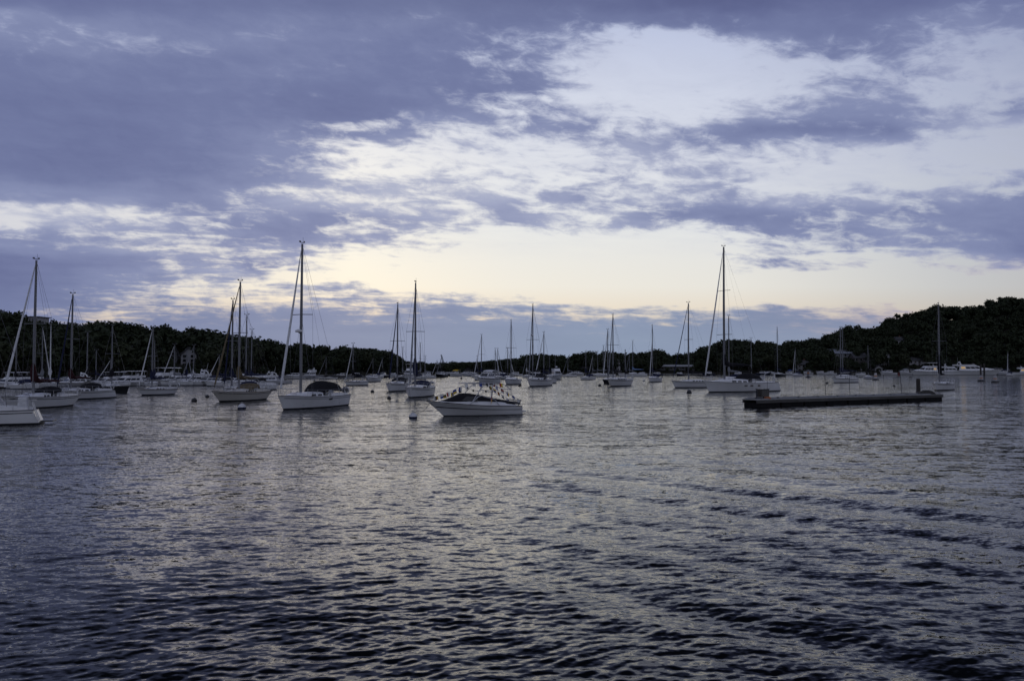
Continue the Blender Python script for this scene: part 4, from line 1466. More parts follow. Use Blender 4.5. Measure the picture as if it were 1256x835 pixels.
# ------------------------------------------------------------------ distant sailboats: bare masts in front of the dark trees
def far_boats():
    lst = [  # mast px, top row, waterline row, cover, hull, label
        (20, 415, 477, 'black', 'white', 'bare masted sailboat off the west marina, nearest the frame edge'),
        (52, 402, 476, 'grey', 'white', 'sailboat with tall pale mast right behind the burgundy sloop mast'),
        (64, 397, 476, 'white', 'white', 'sailboat with a white sail hanging loose at its mast foot'),
        (107, 408, 473, 'black', 'white', 'sailboat with slanting stay between the two west marina cruisers'),
        (118, 430, 473, 'navy', 'white', 'short masted sailboat beside the white hardtop cruiser of the marina'),
        (136, 441, 474, 'black', 'white', 'sailboat with the shortest mast in the west marina row'),
        (189.5, 420, 474, 'navy', 'white', 'sailboat whose mast doubles that of the small blue-covered sloop'),
        (214, 423, 472.5, 'grey', 'white', 'sailboat with a leaning grey mast before the tall narrow house'),
        (229, 430, 472.5, 'navy', 'white', 'sailboat with mast in front of the pointed gable house'),
        (237.5, 424, 472.5, 'white', 'white', 'sailboat with thin white mast by the arched cruiser'),
        (269, 436, 473, 'navy', 'white', 'sailboat with short mast left of the cream hulled boat'),
        (302, 387, 478, 'navy', 'white', 'sailboat with navy cover, second mast behind the cream hulled boat'),
        (308.5, 405, 475, 'navy', 'white', 'sailboat with a crossed spreader mast, third behind the cream hulled boat'),
        (400, 438, 464.5, 'black', 'white', 'far sailboat with mast between the black hood and the hill'),
        (457.5, 440, 463.5, 'black', 'white', 'far sailboat with bare mast at the foot of the west hill end'),
        (469, 440, 463, 'black', 'navy', 'far dark hulled sailboat left of the black covered bow-on boat'),
        (494, 426, 464, 'grey', 'white', 'far sailboat with an antenna topped mast behind the bow-on pair'),
        (515.5, 421, 465, 'grey', 'white', 'far sailboat with tall mast just east of the bow-on boat'),
        (521.5, 437, 464, 'grey', 'white', 'far sailboat with low mast left of the crane jib'),
        (536, 443, 462.5, 'black', 'black', 'far black sailboat under the crane jib'),
        (540.5, 441, 462.5, 'black', 'black', 'far black sailboat right at the crane jib'),
        (585.5, 437, 463, 'navy', 'white', 'far sailboat with low mast left of the dark banded cabin cruiser'),
        (590.5, 411, 466, 'navy', 'white', 'far sailboat with slim mast rising over the dark banded cruiser'),
        (607.5, 428, 465, 'grey', 'white', 'far sailboat with short mast just east of the dark banded cruiser'),
        (610.5, 428, 464.5, 'grey', 'white', 'far sailboat second in line east of the dark banded cruiser'),
        (622.5, 427, 465, 'black', 'white', 'far sailboat left of the thin bare pole yacht'),
        (646, 436, 463, 'white', 'white', 'far sailboat with pale mast left of the tall black-bimini sailboat'),
        (674, 437, 462.5, 'navy', 'white', 'far sailboat behind the stern of the black-bimini sailboat'),
        (696.5, 438, 462, 'grey', 'white', 'far small sailboat alone between two gaps of open water'),
        (718.5, 431, 465.5, 'navy', 'white', 'far sailboat lying bow on with navy bundle at the mast'),
        (727, 436, 461, 'grey', 'white', 'far sailboat by the grey shed, its mast among several'),
        (733, 431, 461, 'grey', 'white', 'far sailboat with the tallest mast by the grey shed'),
        (740, 424, 462, 'grey', 'white', 'far sailboat with thin mast just left of the ketch'),
        (767, 430, 461, 'navy', 'white', 'far sailboat with thick pale mast between ketch and tower'),
        (772, 434, 461, 'grey', 'white', 'far sailboat with raked stay right of the white tower'),
        (894, 388, 470, 'grey', 'white', 'sailboat hidden behind the big white sloop with only its mast clear'),
        (921.5, 415, 466, 'black', 'white', 'sailboat with mast above the black hood of the big white sloop'),
        (975.5, 428, 461.5, 'grey', 'grey', 'far grey sailboat with faint mast before the pale cottage'),
        (1236, 432, 461, 'grey', 'white', 'far sailboat with faint mast east of the big motor yacht'),
    ]
    for i, (px, yt, yw, cv, hl, lab) in enumerate(lst):
        Y = depth(yw)
        H = wz(yt, Y)
        L = max(6.0, H / 1.35)
        rs = random.Random(i)
        psi = rs.uniform(25, 60)
        w = L * math.cos(R(psi)) * FPX / Y * (1 + math.tan(R(psi)) * 0)
        side = -1 if rs.random() < 0.8 else 1
        xb, xs = px - w * 0.42, px + w * 0.58
        if side > 0:
            xb, xs = px + w * 0.42, px - w * 0.58
        sailboat(lab, xb, xs, yw, px, yt, cover=cv, hull=hl, jib=rs.choice(['white', 'grey', None, None]), windows=2, LOA=L, psi=psi, detail=1, spreaders=rs.choice([0, 1, 1]),
                 group='distant moored sailboats', cove=None, stern='plumb', dodger=rs.choice([None, None, 'navy', 'black']))


far_boats()

# ------------------------------------------------------------------ the bowrider with its dressing of signal flags
def bowrider():
    yw = 509.0
    Y = depth(yw)
    xc = 579.5
    L = 7.45
    B = 2.5
    psi = R(30)
    hx, hy = -math.cos(psi), -math.sin(psi)
    root = thing('runabout', 'white sport runabout with black cover and wake tower, strung with signal flags', 'motor boat', (wx(xc, Y), Y, 0), math.atan2(hy, hx))
    h = Hull(L, B, 1.14, 0.62, 1.35, -0.12, 0.86, 0.42, 2.5, n=22, mid=0.38, draft=0.35)
    h.build(root, white(), 0.06, None, (0.66, 0.58, mat('stripe_charcoal', (0.05, 0.052, 0.06), 0.4)), mat('rubber_rail', (0.03, 0.03, 0.035), 0.6),
            bottom=mat('bottom_grey', (0.06, 0.062, 0.07), 0.6))
    dk = lambda x: h.sheer(h.t_of_x(x)) + 0.02
    # raised cowl
    rings = []
    for x, w, q in ((-3.62, 0.95, 0.02), (-3.3, 1.0, 0.14), (-2.8, 1.03, 0.24), (-2.0, 1.08, 0.33), (-0.6, 1.10, 0.35), (0.6, 1.06, 0.31), (1.7, 0.88, 0.22), (2.7, 0.55, 0.10), (3.35, 0.2, 0.02)):
        zz = dk(x) - 0.05
        rings.append([Vector((x, a * w, zz + b * q)) for a, b in ((-1, 0), (-0.97, 0.7), (-0.85, 1.0), (-0.4, 1.1), (0, 1.14), (0.4, 1.1), (0.85, 1.0), (0.97, 0.7), (1, 0))])
    MB().loft(rings, False, True).build('cowl', white(), root, angle=40)
    # black windscreen and mooring cover in one tent
    rows = []
    for x, w, q in ((2.6, 0.55, 0.13), (1.75, 0.80, 0.40), (0.95, 0.92, 0.80), (0.3, 0.96, 0.84), (-0.7, 0.98, 0.74), (-1.7, 1.0, 0.56), (-2.7, 0.98, 0.42), (-3.2, 0.9, 0.30)):
        zz = dk(x)
        rows.append([Vector((x, a * w, zz + 0.18 * min(1, q * 2) * (1 - abs(a)) * 0 + (0.16 if q > 0.2 else 0.05) + (q - 0.16) * (1 - abs(a) ** 3.2) * (1 if q > 0.2 else 0.5))) for a in (-1, -0.9, -0.7, -0.35, 0, 0.35, 0.7, 0.9, 1)])
    MB().sheet(rows, 0.05).build('mooring_cover', canvas('black'), root, angle=50)
    m = MB()
    for sd_ in (-1, 1):
        m.panel([(1.35, sd_ * 0.86, dk(1.3) + 0.24), (0.1, sd_ * 1.0, dk(0.1) + 0.26), (0.0, sd_ * 0.94, dk(0) + 0.62), (0.9, sd_ * 0.84, dk(0.9) + 0.60)], 0.02)
    m.build('side_windscreen', glassm(), root, smooth=False)
    # tower
    t = MB()
    zt = 2.42
    for sd_ in (-1, 1):
        t.tube([(0.65, sd_ * 1.08, dk(0.6) + 0.1), (-0.15, sd_ * 1.0, 1.95), (-0.65, sd_ * 0.85, zt - 0.02), (-1.15, sd_ * 0.8, zt)], 0.027, 7)
        t.tube([(-1.0, sd_ * 1.1, dk(-1) + 0.1), (-1.05, sd_ * 1.0, 1.7), (-1.35, sd_ * 0.85, zt - 0.05)], 0.027, 7)
        t.tube([(-0.15, sd_ * 1.0, 1.95), (-1.05, sd_ * 1.0, 1.75)], 0.025, 6)
        t.tube([(-0.65, sd_ * 0.85, zt - 0.02), (0.75, sd_ * 0.8, zt - 0.02)], 0.028, 6)
        t.tube([(-1.1, sd_ * 0.8, zt), (-2.2, sd_ * 0.8, zt - 0.1), (-2.9, sd_ * 0.8, zt - 0.5)], 0.026, 6)
    for x, z in ((-0.65, zt), (-1.15, zt), (0.75, zt - 0.02), (-2.9, zt - 0.5)):
        t.tube([(x, -0.82, z), (x, 0.82, z)], 0.03, 6)
    tw = t.build('wake_tower', steel(), root)
    rows = [[Vector((x, 0.76 * q, zt + 0.06 - 0.06 * q * q)) for q in (-1, -0.5, 0, 0.5, 1)] for x in (-0.65, -0.95, -1.3)]
    MB().sheet(rows, 0.09).build('folded_bimini', canvas('navy'), tw)
    for sd_ in (-1, 1):
        MB().lathe((-0.6, sd_ * 1.02, 1.72), [(0.02, 0), (0.06, 0.02), (0.075, 0.1), (0.05, 0.16), (0.02, 0.17)], 8).build('speaker_pod', blackhull(), tw)
    # near-side grab frame
    m = MB()
    for sd_ in (-1, 1):
        m.tube([(0.75, sd_ * 1.12, dk(0.7) + 0.05), (0.1, sd_ * 1.1, dk(0) + 0.62), (-0.2, sd_ * 1.06, dk(0) + 0.70), (-1.35, sd_ * 1.08, dk(-1.3) + 0.45), (-1.7, sd_ * 1.12, dk(-1.7) + 0.05)], 0.028, 6)
    m.build('windscreen_frame', steel(), root)
    m = MB()
    m.tube([(-3.4, -0.95, dk(-3.4)), (-3.7, -0.95, dk(-3.4) + 0.42), (-3.7, 0.95, dk(-3.4) + 0.42), (-3.4, 0.95, dk(-3.4))], 0.03, 6)
    m.box((-3.62, 0, dk(-3.4) + 0.22), (0.16, 1.7, 0.20))
    m.build('stern_rail', darkalu(), root)
    MB().box((-L / 2 - 0.12, 0, 0.24), (0.5, 2.0, 0.10)).build('swim_platform', deckm(), root, bevel=0.03)
    m = MB()
    m.tube([(3.3, 0.3, dk(3.2) + 0.05), (3.5, 0.25, dk(3.4) + 0.18), (3.62, 0, dk(3.5) + 0.2), (3.5, -0.25, dk(3.4) + 0.18), (3.3, -0.3, dk(3.2) + 0.05)], 0.022, 6)
    m.build('bow_rail', steel(), root)
    M = Matrix.Translation(root.location) @ Matrix.Rotation(root.rotation_euler.z, 4, 'Z')
    return root, h, M, zt, dk


FLAGC = {'red': (0.30, 0.02, 0.02), 'blue': (0.02, 0.05, 0.24), 'white': (0.62, 0.62, 0.60), 'yellow': (0.55, 0.38, 0.04), 'black': (0.015, 0.015, 0.018), 'orange': (0.45, 0.14, 0.02)}


def flagm(c):
    return mat('bunting_' + c, FLAGC[c], 0.8, var=0.1, scale=6)


FLAG_N = [0]


def flag_line(label, pts, n, seed):
    """a dressing line with square signal flags knotted along it"""
    root = thing('signal_flag_line', label, 'flag line', pts[0], 0, 'dressing lines of the runabout')
    P = [Vector(p) - Vector(pts[0]) for p in pts]
    m = MB(); m.tube(P, 0.012, 4)
    m.build('line', mat('rope', (0.35, 0.33, 0.30), 0.9), root)
    rs = random.Random(seed)
    segl = [(P[i + 1] - P[i]).length for i in range(len(P) - 1)]
    tot = sum(segl)
    combos = [('blue', 'white'), ('white', 'black'), ('red', 'yellow'), ('white', 'white'), ('white', 'blue'), ('black', 'yellow'), ('blue', 'blue'), ('red', 'white'), ('yellow', 'blue'), ('black', 'white'), ('blue', 'yellow'), ('orange', 'black'), ('white', 'red')]
    for k in range(n):
        d = tot * (k + 0.6) / (n + 0.2)
        i = 0
        while i < len(segl) - 1 and d > segl[i]:
            d -= segl[i]; i += 1
        a = P[i].lerp(P[i + 1], d / segl[i])
        u = (P[i + 1] - P[i]).normalized()
        drift = Vector((rs.uniform(0.02, 0.10), rs.uniform(-0.12, 0.12), 0))
        dn = (Vector((0, 0, -1)) + drift * 2.4).normalized()
        hgt, wdt = rs.uniform(0.24, 0.32), rs.uniform(0.22, 0.30)
        c1, c2 = combos[(k * 3 + seed) % len(combos)]
        fold = Vector((0, 0.05 * rs.uniform(-1, 1), 0))

        def quad(u0, u1, v0, v1):
            return [[a + u * (wdt * uu) + dn * (hgt * vv) + fold * math.sin(3.1 * uu) for uu in (u0, (u0 + u1) / 2, u1)] for vv in (v0, (v0 + v1) / 2, v1)]

        def cloth(gr, name, mt, par):
            g2 = MB()
            nrm = (gr[0][2] - gr[0][0]).cross(gr[2][0] - gr[0][0]).normalized() * 0.008
            vs = [p + nrm for r in gr for p in r] + [p - nrm for r in gr for p in r]
            fs = []
            for r in range(2):
                for c in range(2):
                    q = (r * 3 + c, r * 3 + c + 1, r * 3 + c + 4, r * 3 + c + 3)
                    fs += [q, tuple(x + 9 for x in reversed(q))]
            ring = [0, 1, 2, 5, 8, 7, 6, 3]
            for j in range(8):
                p, q = ring[j], ring[(j + 1) % 8]
                fs.append((q, p, p + 9, q + 9))
            return g2.add(vs, fs).build(name, mt, par, smooth=False)
        f = cloth(quad(0, 1, 0, 0.5) if k % 2 else quad(0, 0.5, 0, 1), 'flag', flagm(c1), root)
        cloth(quad(0, 1, 0.5, 1) if k % 2 else quad(0.5, 1, 0, 1), 'flag_patch', flagm(c2), f)
    return root


rb, hb, MW, ztw, dkb = bowrider()
wp = lambda x, y, z: MW @ Vector((x, y, z))
flag_line('dressing line of flags from the runabout bow to the near side of its tower', [wp(3.55, 0.1, dkb(3.5) + 0.2), wp(2.1, 0.5, 1.80), wp(0.75, 0.8, ztw)], 6, 1)
flag_line('dressing line of flags from the runabout bow to the far side of its tower', [wp(3.3, -0.3, dkb(3.4) + 0.25), wp(1.6, -0.6, 1.62), wp(-0.2, -0.8, ztw - 0.1)], 5, 2)
flag_line('flags strung fore and aft along the top bars of the runabout tower', [wp(0.75, 0.8, ztw + 0.04), wp(-1.0, 0.78, ztw + 0.04), wp(-2.2, 0.8, ztw - 0.05)], 5, 3)
flag_line('dressing line of flags from the runabout tower down to the near stern corner', [wp(-1.2, 0.8, ztw), wp(-2.4, 0.95, 1.72), wp(-3.65, 0.9, dkb(-3.5) + 0.45)], 5, 4)
flag_line('dressing line of flags from the runabout tower down to the far stern corner', [wp(-1.6, -0.8, ztw - 0.05), wp(-2.7, -0.9, 1.68), wp(-3.65, -0.9, dkb(-3.5) + 0.42)], 5, 5)
flag_line('short hanging line of flags down the rear leg of the runabout tower', [wp(-1.2, 0.85, ztw - 0.1), wp(-1.1, 1.05, 1.8), wp(-1.0, 1.12, 1.25)], 4, 6)


# ------------------------------------------------------------------ motor boats
motorboat('white cabin cruiser with dark sheer band, behind the tower of the flag-dressed runabout', 582, 612, 470, L=9.5, hull='white', stripe='dark', ht=1.05, hardtop=True)
motorboat('white flybridge cruiser lying bow on just beyond the black-bimini sailboat', 691, 675, 465, L=9.5, fly=True, ht=1.2, mastpole=436)
motorboat('long white launch hull moored behind the little dark-covered sloop', 446, 466, 468, L=8.0, rail=False, ht=0.7)
motorboat('white trawler with pilothouse mast, behind the pair of bow-on sailboats', 491, 514, 464, L=11, tiers=2, ht=1.1, mastpole=428)
motorboat('low white motor boat just east of the bow-on sailboats', 515, 531, 463.5, L=7.5, ht=0.8)
motorboat('dark hulled work boat under the crane jib', 532, 548, 462.5, hull='black', L=8, ht=0.8)
motorboat('white motor boat with a bright yellow tarpaulin amidships', 549, 566, 461.5, L=8, canvas_col='yellow', ht=0.8)
motorboat('small white cruiser alone at the long pier beyond the tall radar sloop', 374, 387, 464, L=7, fly=True, psi=60)
motorboat('white runabout on a mooring right of the small pier cruiser', 476, 489, 463, L=6, ht=0.7, rail=False)
motorboat('dark little launch left of the black covered bow-on sailboat', 466, 474, 462, hull='navy', L=5.5, ht=0.7, rail=False)
motorboat('small dark launch at the west end of the pavilion pontoon', 799, 812, 461, hull='navy', L=6, ht=0.6, rail=False)
motorboat('small open dark boat at the east end of the pavilion pontoon', 828, 838, 461, hull='navy', L=5.5, ht=0.6, rail=False)
motorboat('white centre cabin boat moored behind the small open sloop', 1047, 1064, 462.5, L=6.5, ht=0.75)
motorboat('white runabout under the pale cottage, west of the navy covered boats', 962, 973, 460, L=6, ht=0.8, canvas_col='blue')
motorboat('blue topped small motor boat before the pale cottage', 984, 996, 459, L=6, ht=0.7, canvas_col='navy')
motorboat('white low motor boat at the foot of the east hill by the hut', 1000, 1012, 459, L=6, ht=0.7)
motorboat('white cuddy cruiser at the west end of the east marina', 1076, 1100, 459.5, L=9.5, psi=25, ht=0.85)
motorboat('white cruiser with grey hood between the cuddy cruiser and the long express cruiser', 1098, 1120, 459, psi=35, L=9.5, ht=0.9, canvas_col='grey')
motorboat('long white express cruiser with hardtop and a warm lit stern window', 1113, 1160, 460, L=18.5, psi=18, ht=1.15, tiers=2, lit=True, stripe='grey', panes=4)
motorboat('white sport yacht with tall radar arch, bow behind the end-on sailboat mast', 1184, 1152, 459, L=15, psi=35, ht=1.25, arch=True, fly=True, stripe='dark')
motorboat('largest white motor yacht, long flybridge and radar arch, before the east hill', 1221, 1162, 460, L=24, psi=14, ht=1.2, arch=True, fly=True, lit=True, stripe='dark', panes=4)
motorboat('dark hulled motor boat behind the largest motor yacht bow', 1228, 1196, 458.6, hull='navy', L=13, psi=25, ht=0.9)
motorboat('small grey motor boat near the east frame edge', 1222, 1238, 459.5, hull='grey', L=7, ht=0.8, canvas_col='navy')
motorboat('white aft cabin cruiser cut by the east frame edge, lamp lit inside', 1274, 1246, 460, L=13, psi=25, ht=1.1, lit=True, fly=True)

# the row of cruisers in the west marina berths, bows to the fairway
ROW = [
    (4, 21, 474.5, dict(fly=True, tiers=2, hull='white', L=10), 'white flybridge cruiser with dark bridge awning at the west end of the berths'),
    (23, 41, 474, dict(fly=True, hull='white', L=9.5), 'white cruiser with bridge rail, second berth from the frame edge'),
    (45, 57, 474, dict(ht=0.8, canvas_col='navy', L=8), 'small cruiser with dark hood in the gap behind the burgundy sloop boom'),
    (66, 84, 473.5, dict(canvas_col='grey', L=9), 'white cruiser with grey awning behind the loose white sail'),
    (83, 97, 473.5, dict(fly=True, arch=True, L=9.5), 'white cruiser with radar arch right of the oxblood covered boat mast'),
    (104, 115, 473, dict(ht=0.8, L=8), 'low white cruiser between two bare masts of the west berths'),
    (127, 141, 473, dict(fly=True, tiers=2, L=10), 'white hardtop cruiser behind the black hulled sailboat'),
    (146, 168, 473, dict(fly=True, tiers=2, L=11.5, ht=1.1), 'broad white cruiser with grey hardtop and dark window band below the pale house'),
    (171, 188, 472.5, dict(ht=0.8, canvas_col='grey', L=8), 'low white cruiser with small awning behind the blue-covered sloop jib'),
    (187, 209, 472, dict(fly=True, tiers=2, L=12, stripe='blue', ht=1.25), 'tallest white flybridge cruiser of the west berths, blue band on the hull'),
    (208, 228, 472, dict(fly=True, canvas_col='navy', L=11), 'white cruiser with navy bridge cover right of the tallest flybridge one'),
    (228, 248, 472, dict(arch=True, fly=True, L=11.5), 'white cruiser with a high radar arch below the pointed gable house'),
    (247, 266, 472, dict(hull='black', canvas_col='navy', L=10.5), 'black hulled cruiser with long navy canvas top'),
    (264, 281, 472, dict(ht=0.9, L=9.5, canvas_col='navy'), 'white cruiser partly hidden by the tan rolled jib'),
    (281, 297, 472, dict(fly=True, canvas_col='blue', L=10), 'white cruiser with blue bridge cover behind the tan sail cover'),
    (298, 314, 471.5, dict(fly=True, canvas_col='blue', L=10), 'white cruiser with deep blue side curtains right of the cream boat mast'),
    (315, 335, 471, dict(fly=True, arch=True, L=11), 'white cruiser with arch near the rolled jib of the radar-dome sloop'),
    (329, 346, 470.5, dict(ht=0.75, canvas_col='navy', L=8), 'low white cruiser at the east end of the west berths'),
]
for i, (a, b, yw, kw, lab) in enumerate(ROW):
    motorboat(lab, a, b, yw, psi=70 - (i * 7) % 16, vs=0.72 if 'tallest' in lab or 'high' in lab else 0.62, group='cruisers berthed in the west marina', **kw)


def rows_of_tiny():
    # craft of a few pixels at the far moorings
    spots = [(551, 461), (571, 460.5), (579, 461.5), (599, 461), (614, 461.5), (632, 461), (657, 460.5), (703, 460.5), (709, 460.5), (787, 460.5), (868, 460.5), (905, 460.5), (937, 460), (945, 460), (1018, 459.6), (1036, 459.6), (420, 463), (436, 462.5), (360, 464.5)]
    for i, (px, yw) in enumerate(spots):
        rs = random.Random(50 + i)
        L = rs.uniform(5.5, 7.5)
        w = L * FPX / depth(yw) * 0.8
        sd_ = 1 if rs.random() < 0.3 else -1
        motorboat('tiny pale launch on the far moorings below the dark trees', px + sd_ * w / 2, px - sd_ * w / 2, yw, L=L, psi=rs.uniform(15, 55), ht=rs.uniform(0.55, 0.8), rail=False, group='tiny launches on the far moorings', name='launch', cat='launch', panes=2,
                  hull=rs.choice(['white', 'white', 'grey', 'navy']))


rows_of_tiny()


def dinghy(label, px, yw, L, rz, hull='grey', motor=True):
    Y = depth(yw)
    root = thing('dinghy', label, 'dinghy', (wx(px, Y), Y, 0), R(rz))
    h = Hull(L, L * 0.42, 0.5, 0.42, 0.3, 0, 0.9, 0.3, 2.4, n=10, draft=0.15)
    h.build(root, HULLS[hull](), 0.05, None, None, darkalu())
    for x in (-0.2 * L, 0.15 * L):
        MB().box((x, 0, 0.47), (0.3, L * 0.36, 0.05)).build('thwart', teak(), root, smooth=False)
    if motor:
        m = MB(); m.box((-L / 2 - 0.15, 0, 0.75), (0.3, 0.26, 0.45), taper=0.8); m.box((-L / 2 - 0.15, 0, 0.2), (0.1, 0.1, 0.8))
        m.build('outboard_motor', blackhull(), root, bevel=0.03, smooth=False)


dinghy('grey dinghy with raised outboard beside the small open sloop', 1075, 463.5, 3.6, 160)
dinghy('pale dinghy trailing from the white ketch stern', 731, 461.8, 4.0, 185, 'white', False)


# ------------------------------------------------------------------ floating dock and its fittings
def dock():
    xa, ya, xb_, yb = 928.0, 499.5, 1156.0, 491.0          # near waterline corners
    Ya, Yb = depth(ya), depth(yb)
    A = Vector((wx(xa, Ya), Ya, 0)); Bv = Vector((wx(xb_, Yb), Yb, 0))
    L = (Bv - A).length
    ang = math.atan2(Bv.y - A.y, Bv.x - A.x)
    W = 1.7
    root = thing('floating_dock', 'long weathered plank dock floating by itself in front of the big white sloop', 'floating dock', A, ang)
    n = int(L / 0.19)
    top = MB()
    rs = random.Random(3)
    for i in range(n):
        x = L * (i + 0.5) / n
        top.box((x, W / 2, 0.66 + rs.uniform(-0.008, 0.008)), (L / n - 0.018, W + rs.uniform(-0.03, 0.03), 0.045))
    top.build('deck_planks', mat('dock_plank', (0.30, 0.30, 0.29), 0.85, var=0.35, scale=1.6, bump=0.3, bscale=20, stretch=(3, 0.4, 1), spec=0.2), root, smooth=False)
    m = MB()
    for y in (0.03, W - 0.03):
        m.box((L / 2, y, 0.50), (L, 0.09, 0.26))
    m.build('side_stringer', mat('dock_timber', (0.085, 0.083, 0.08), 0.85, var=0.35, scale=1.0, stretch=(0.5, 3, 3), spec=0.2), root, smooth=False)
    m = MB()
    for i in range(9):
        x = L * (i + 0.5) / 9
        m.box((x, W / 2, 0.08), (L / 9 * 0.93, W * 0.94, 0.62))
    m.build('float_tubs', mat('float_black', (0.012, 0.012, 0.013), 0.85, spec=0.1), root, smooth=False, bevel=0.04)
    m = MB(); m.box((L / 2, 0.35, 0.72), (L * 0.98, 0.12, 0.08)); m.box((L / 2, W - 0.15, 0.74), (L * 0.98, 0.14, 0.12))
    m.build('rub_rail', mat('dock_rail', (0.24, 0.25, 0.27), 0.8, var=0.3), root, smooth=False)
    m = MB()
    for i in range(10):
        x = L * (i + 0.5) / 10
        m.tube([(x - 0.14, W - 0.35, 0.80), (x + 0.14, W - 0.35, 0.80)], 0.035, 6)
        m.box((x, W - 0.35, 0.73), (0.10, 0.08, 0.12))
    m.build('cleats', darkalu(), root)
    return A, ang, L, W


DA, DANG, DL, DW = dock()
dl = lambda x, y, z: Matrix.Translation(DA) @ Matrix.Rotation(DANG, 4, 'Z') @ Vector((x, y, z))


def pile(label, p, top, r=0.22, group='piles of the floating dock'):
    root = thing('mooring_pile', label, 'pile', (p.x, p.y, -1.2), 0, group)
    rs = random.Random(int(p.x * 10))
    m = MB()
    prof = [(r * 1.05, 0), (r, 1.2), (r * 0.97, 2.0), (r * 0.94, top + 1.1), (r * 0.7, top + 1.2)]
    m.lathe((0, 0, 0), prof, 12)
    m.build('post', mat('pile_timber', (0.030, 0.026, 0.023), 0.9, var=0.4, scale=3, stretch=(3, 3, 0.4), bump=0.4), root, angle=60)
    MB().lathe((0, 0, 0), [(r * 1.15, 0.6), (r * 1.12, 1.55), (r * 1.02, 1.7)], 12).build('weed_band', mat('wet_weed', (0.012, 0.015, 0.010), 0.6), root)
    MB().lathe((0, 0, 0), [(r * 1.25, 2.0), (r * 1.25, 2.12)], 12).build('pile_hoop', darkalu(), root)


pile('thick timber pile at the near end of the floating dock beside the black box', dl(0.9, 0.5, 0), 1.62)
pile('stout short timber pile at the far end of the floating dock', dl(DL * 0.955, DW + 0.3, 0), 2.35)


def dock_stuff():
    p = dl(2.0, 1.15, 0.70)
    root = thing('dock_box', 'black storage box standing by the pile on the dock end', 'storage box', p, DANG)
    MB().box((0, 0, 0.42), (1.0, 0.7, 0.82)).build('chest', blackhull(), root, smooth=False, bevel=0.03)
    MB().box((0, 0, 0.875), (1.06, 0.76, 0.09)).build('lid', blackhull(), root, smooth=False, bevel=0.03)
    p = dl(1.9, 0.5, 0.70)
    m = MB()
    for k in range(4):
        m.tube([(0.32 * (1 - 0.1 * k) * math.cos(a), 0.2 * (1 - 0.1 * k) * math.sin(a), 0.05 + 0.045 * k) for a in [i * math.pi / 7 for i in range(15)]], 0.035, 6, False)
    o = m.build('coiled_hose', mat('orange_hose', (0.32, 0.10, 0.025), 0.6), None)
    o.location = p
    tag(o, 'coiled orange hose lying in front of the black dock box', 'hose')
    for x, zt, lab in ((1.2, 2.4, None), (DL * 0.40, 2.2, 'thin pole leaning over the dock near the moored navy covered boat'), (DL * 0.53, 2.0, 'thin straight pole standing at the middle of the dock')):
        if lab:
            q = dl(x, DW - 0.1, 0.7)
            r = thing('marker_pole', lab, 'pole', q, DANG, 'thin poles on the dock')
            MB().tube([(0, 0, 0), (-0.08, 0, zt * 0.6), (-0.12, 0, zt * 0.92)], 0.028, 6).build('rod', darkalu(), r)
            MB().lathe((0, 0, 0), [(0.08, 0), (0.08, 0.06), (0.035, 0.07)], 8).build('base_socket', darkalu(), r)
    q = dl(DL * 0.83, DW - 0.1, 0.7)
    r = thing('marker_pole', 'leaning pole on the dock topped with a dull red flag', 'pole', q, DANG, 'thin poles on the dock')
    MB().tube([(0, 0, 0), (-0.15, 0, 1.3), (-0.30, 0, 2.4)], 0.03, 6).build('rod', darkalu(), r)
    MB().sheet([[(-0.25 - 0.0, 0.0, 2.35), (-0.45, 0.05, 2.32), (-0.62, 0, 2.36)], [(-0.22, 0.02, 2.15), (-0.42, 0.08, 2.12), (-0.60, 0.02, 2.14)], [(-0.20, 0, 1.98), (-0.40, 0.05, 1.95), (-0.57, 0, 1.99)]], 0.03).build('flag', mat('faded_red', (0.14, 0.03, 0.03), 0.8), r)
    q = dl(1.95 + 1.2, DW - 0.1, 0.7)
    r = thing('marker_pole', 'slender rod on the dock just right of the black box', 'pole', q, DANG, 'thin poles on the dock')
    MB().tube([(0, 0, 0), (0.0, 0, 2.1)], 0.02, 6).build('rod', darkalu(), r)
    q = dl(DL * 0.94, DW * 0.5, 0.70)
    m = MB()
    m.loft([[Vector((a * k, b * k * 0.6, z)) for a, b in ((-0.9, -0.8), (0.8, -0.9), (0.9, 0.8), (-0.7, 0.9))] for k, z in ((1, 0), (0.8, 0.22), (0.35, 0.42))], True, True)
    o = m.build('rope_heap', mat('dark_rope', (0.03, 0.028, 0.026), 0.9, var=0.4, scale=12), None)
    o.location = q
    tag(o, 'dark heap of rope at the foot of the short far pile', 'rope heap')


dock_stuff()


# ------------------------------------------------------------------ mooring buoys and channel markers
def ball(label, px, py, r, top='white', low='navy', pick=False):
    Y = depth(py)
    root = thing('mooring_buoy', label, 'buoy', (wx(px, Y), Y, 0), 0, 'mooring buoys')
    cm = {'white': canvas('white'), 'dark': blackhull(), 'navy': canvas('navy'), 'red': mat('buoy_red', (0.20, 0.03, 0.03))}
    m = MB()
    m.lathe((0, 0, 0), [(r * math.cos(R(a)), 0.25 * r + r * math.sin(R(a))) for a in (8, 30, 50, 70, 86)], 14)
    m.build('float_cap', cm[top], root)
    MB().lathe((0, 0, 0), [(r * math.cos(R(a)), 0.25 * r + r * math.sin(R(a))) for a in (-60, -35, -12, 7.5)], 14).build('float_base', cm[low], root)
    m = MB(); m.tube([(0.07 * math.cos(a), 0, 1.25 * r + 0.05 + 0.07 * math.sin(a)) for a in [i * math.pi / 5 for i in range(11)]], 0.02, 5, False)
    m.build('ring', steel(), root)
    if pick:
        m = MB(); m.tube([(0.2, 0, 0.2), (0.25, 0, 1.2)], 0.02, 5)
        m.build('pickup_wand', darkalu(), root)


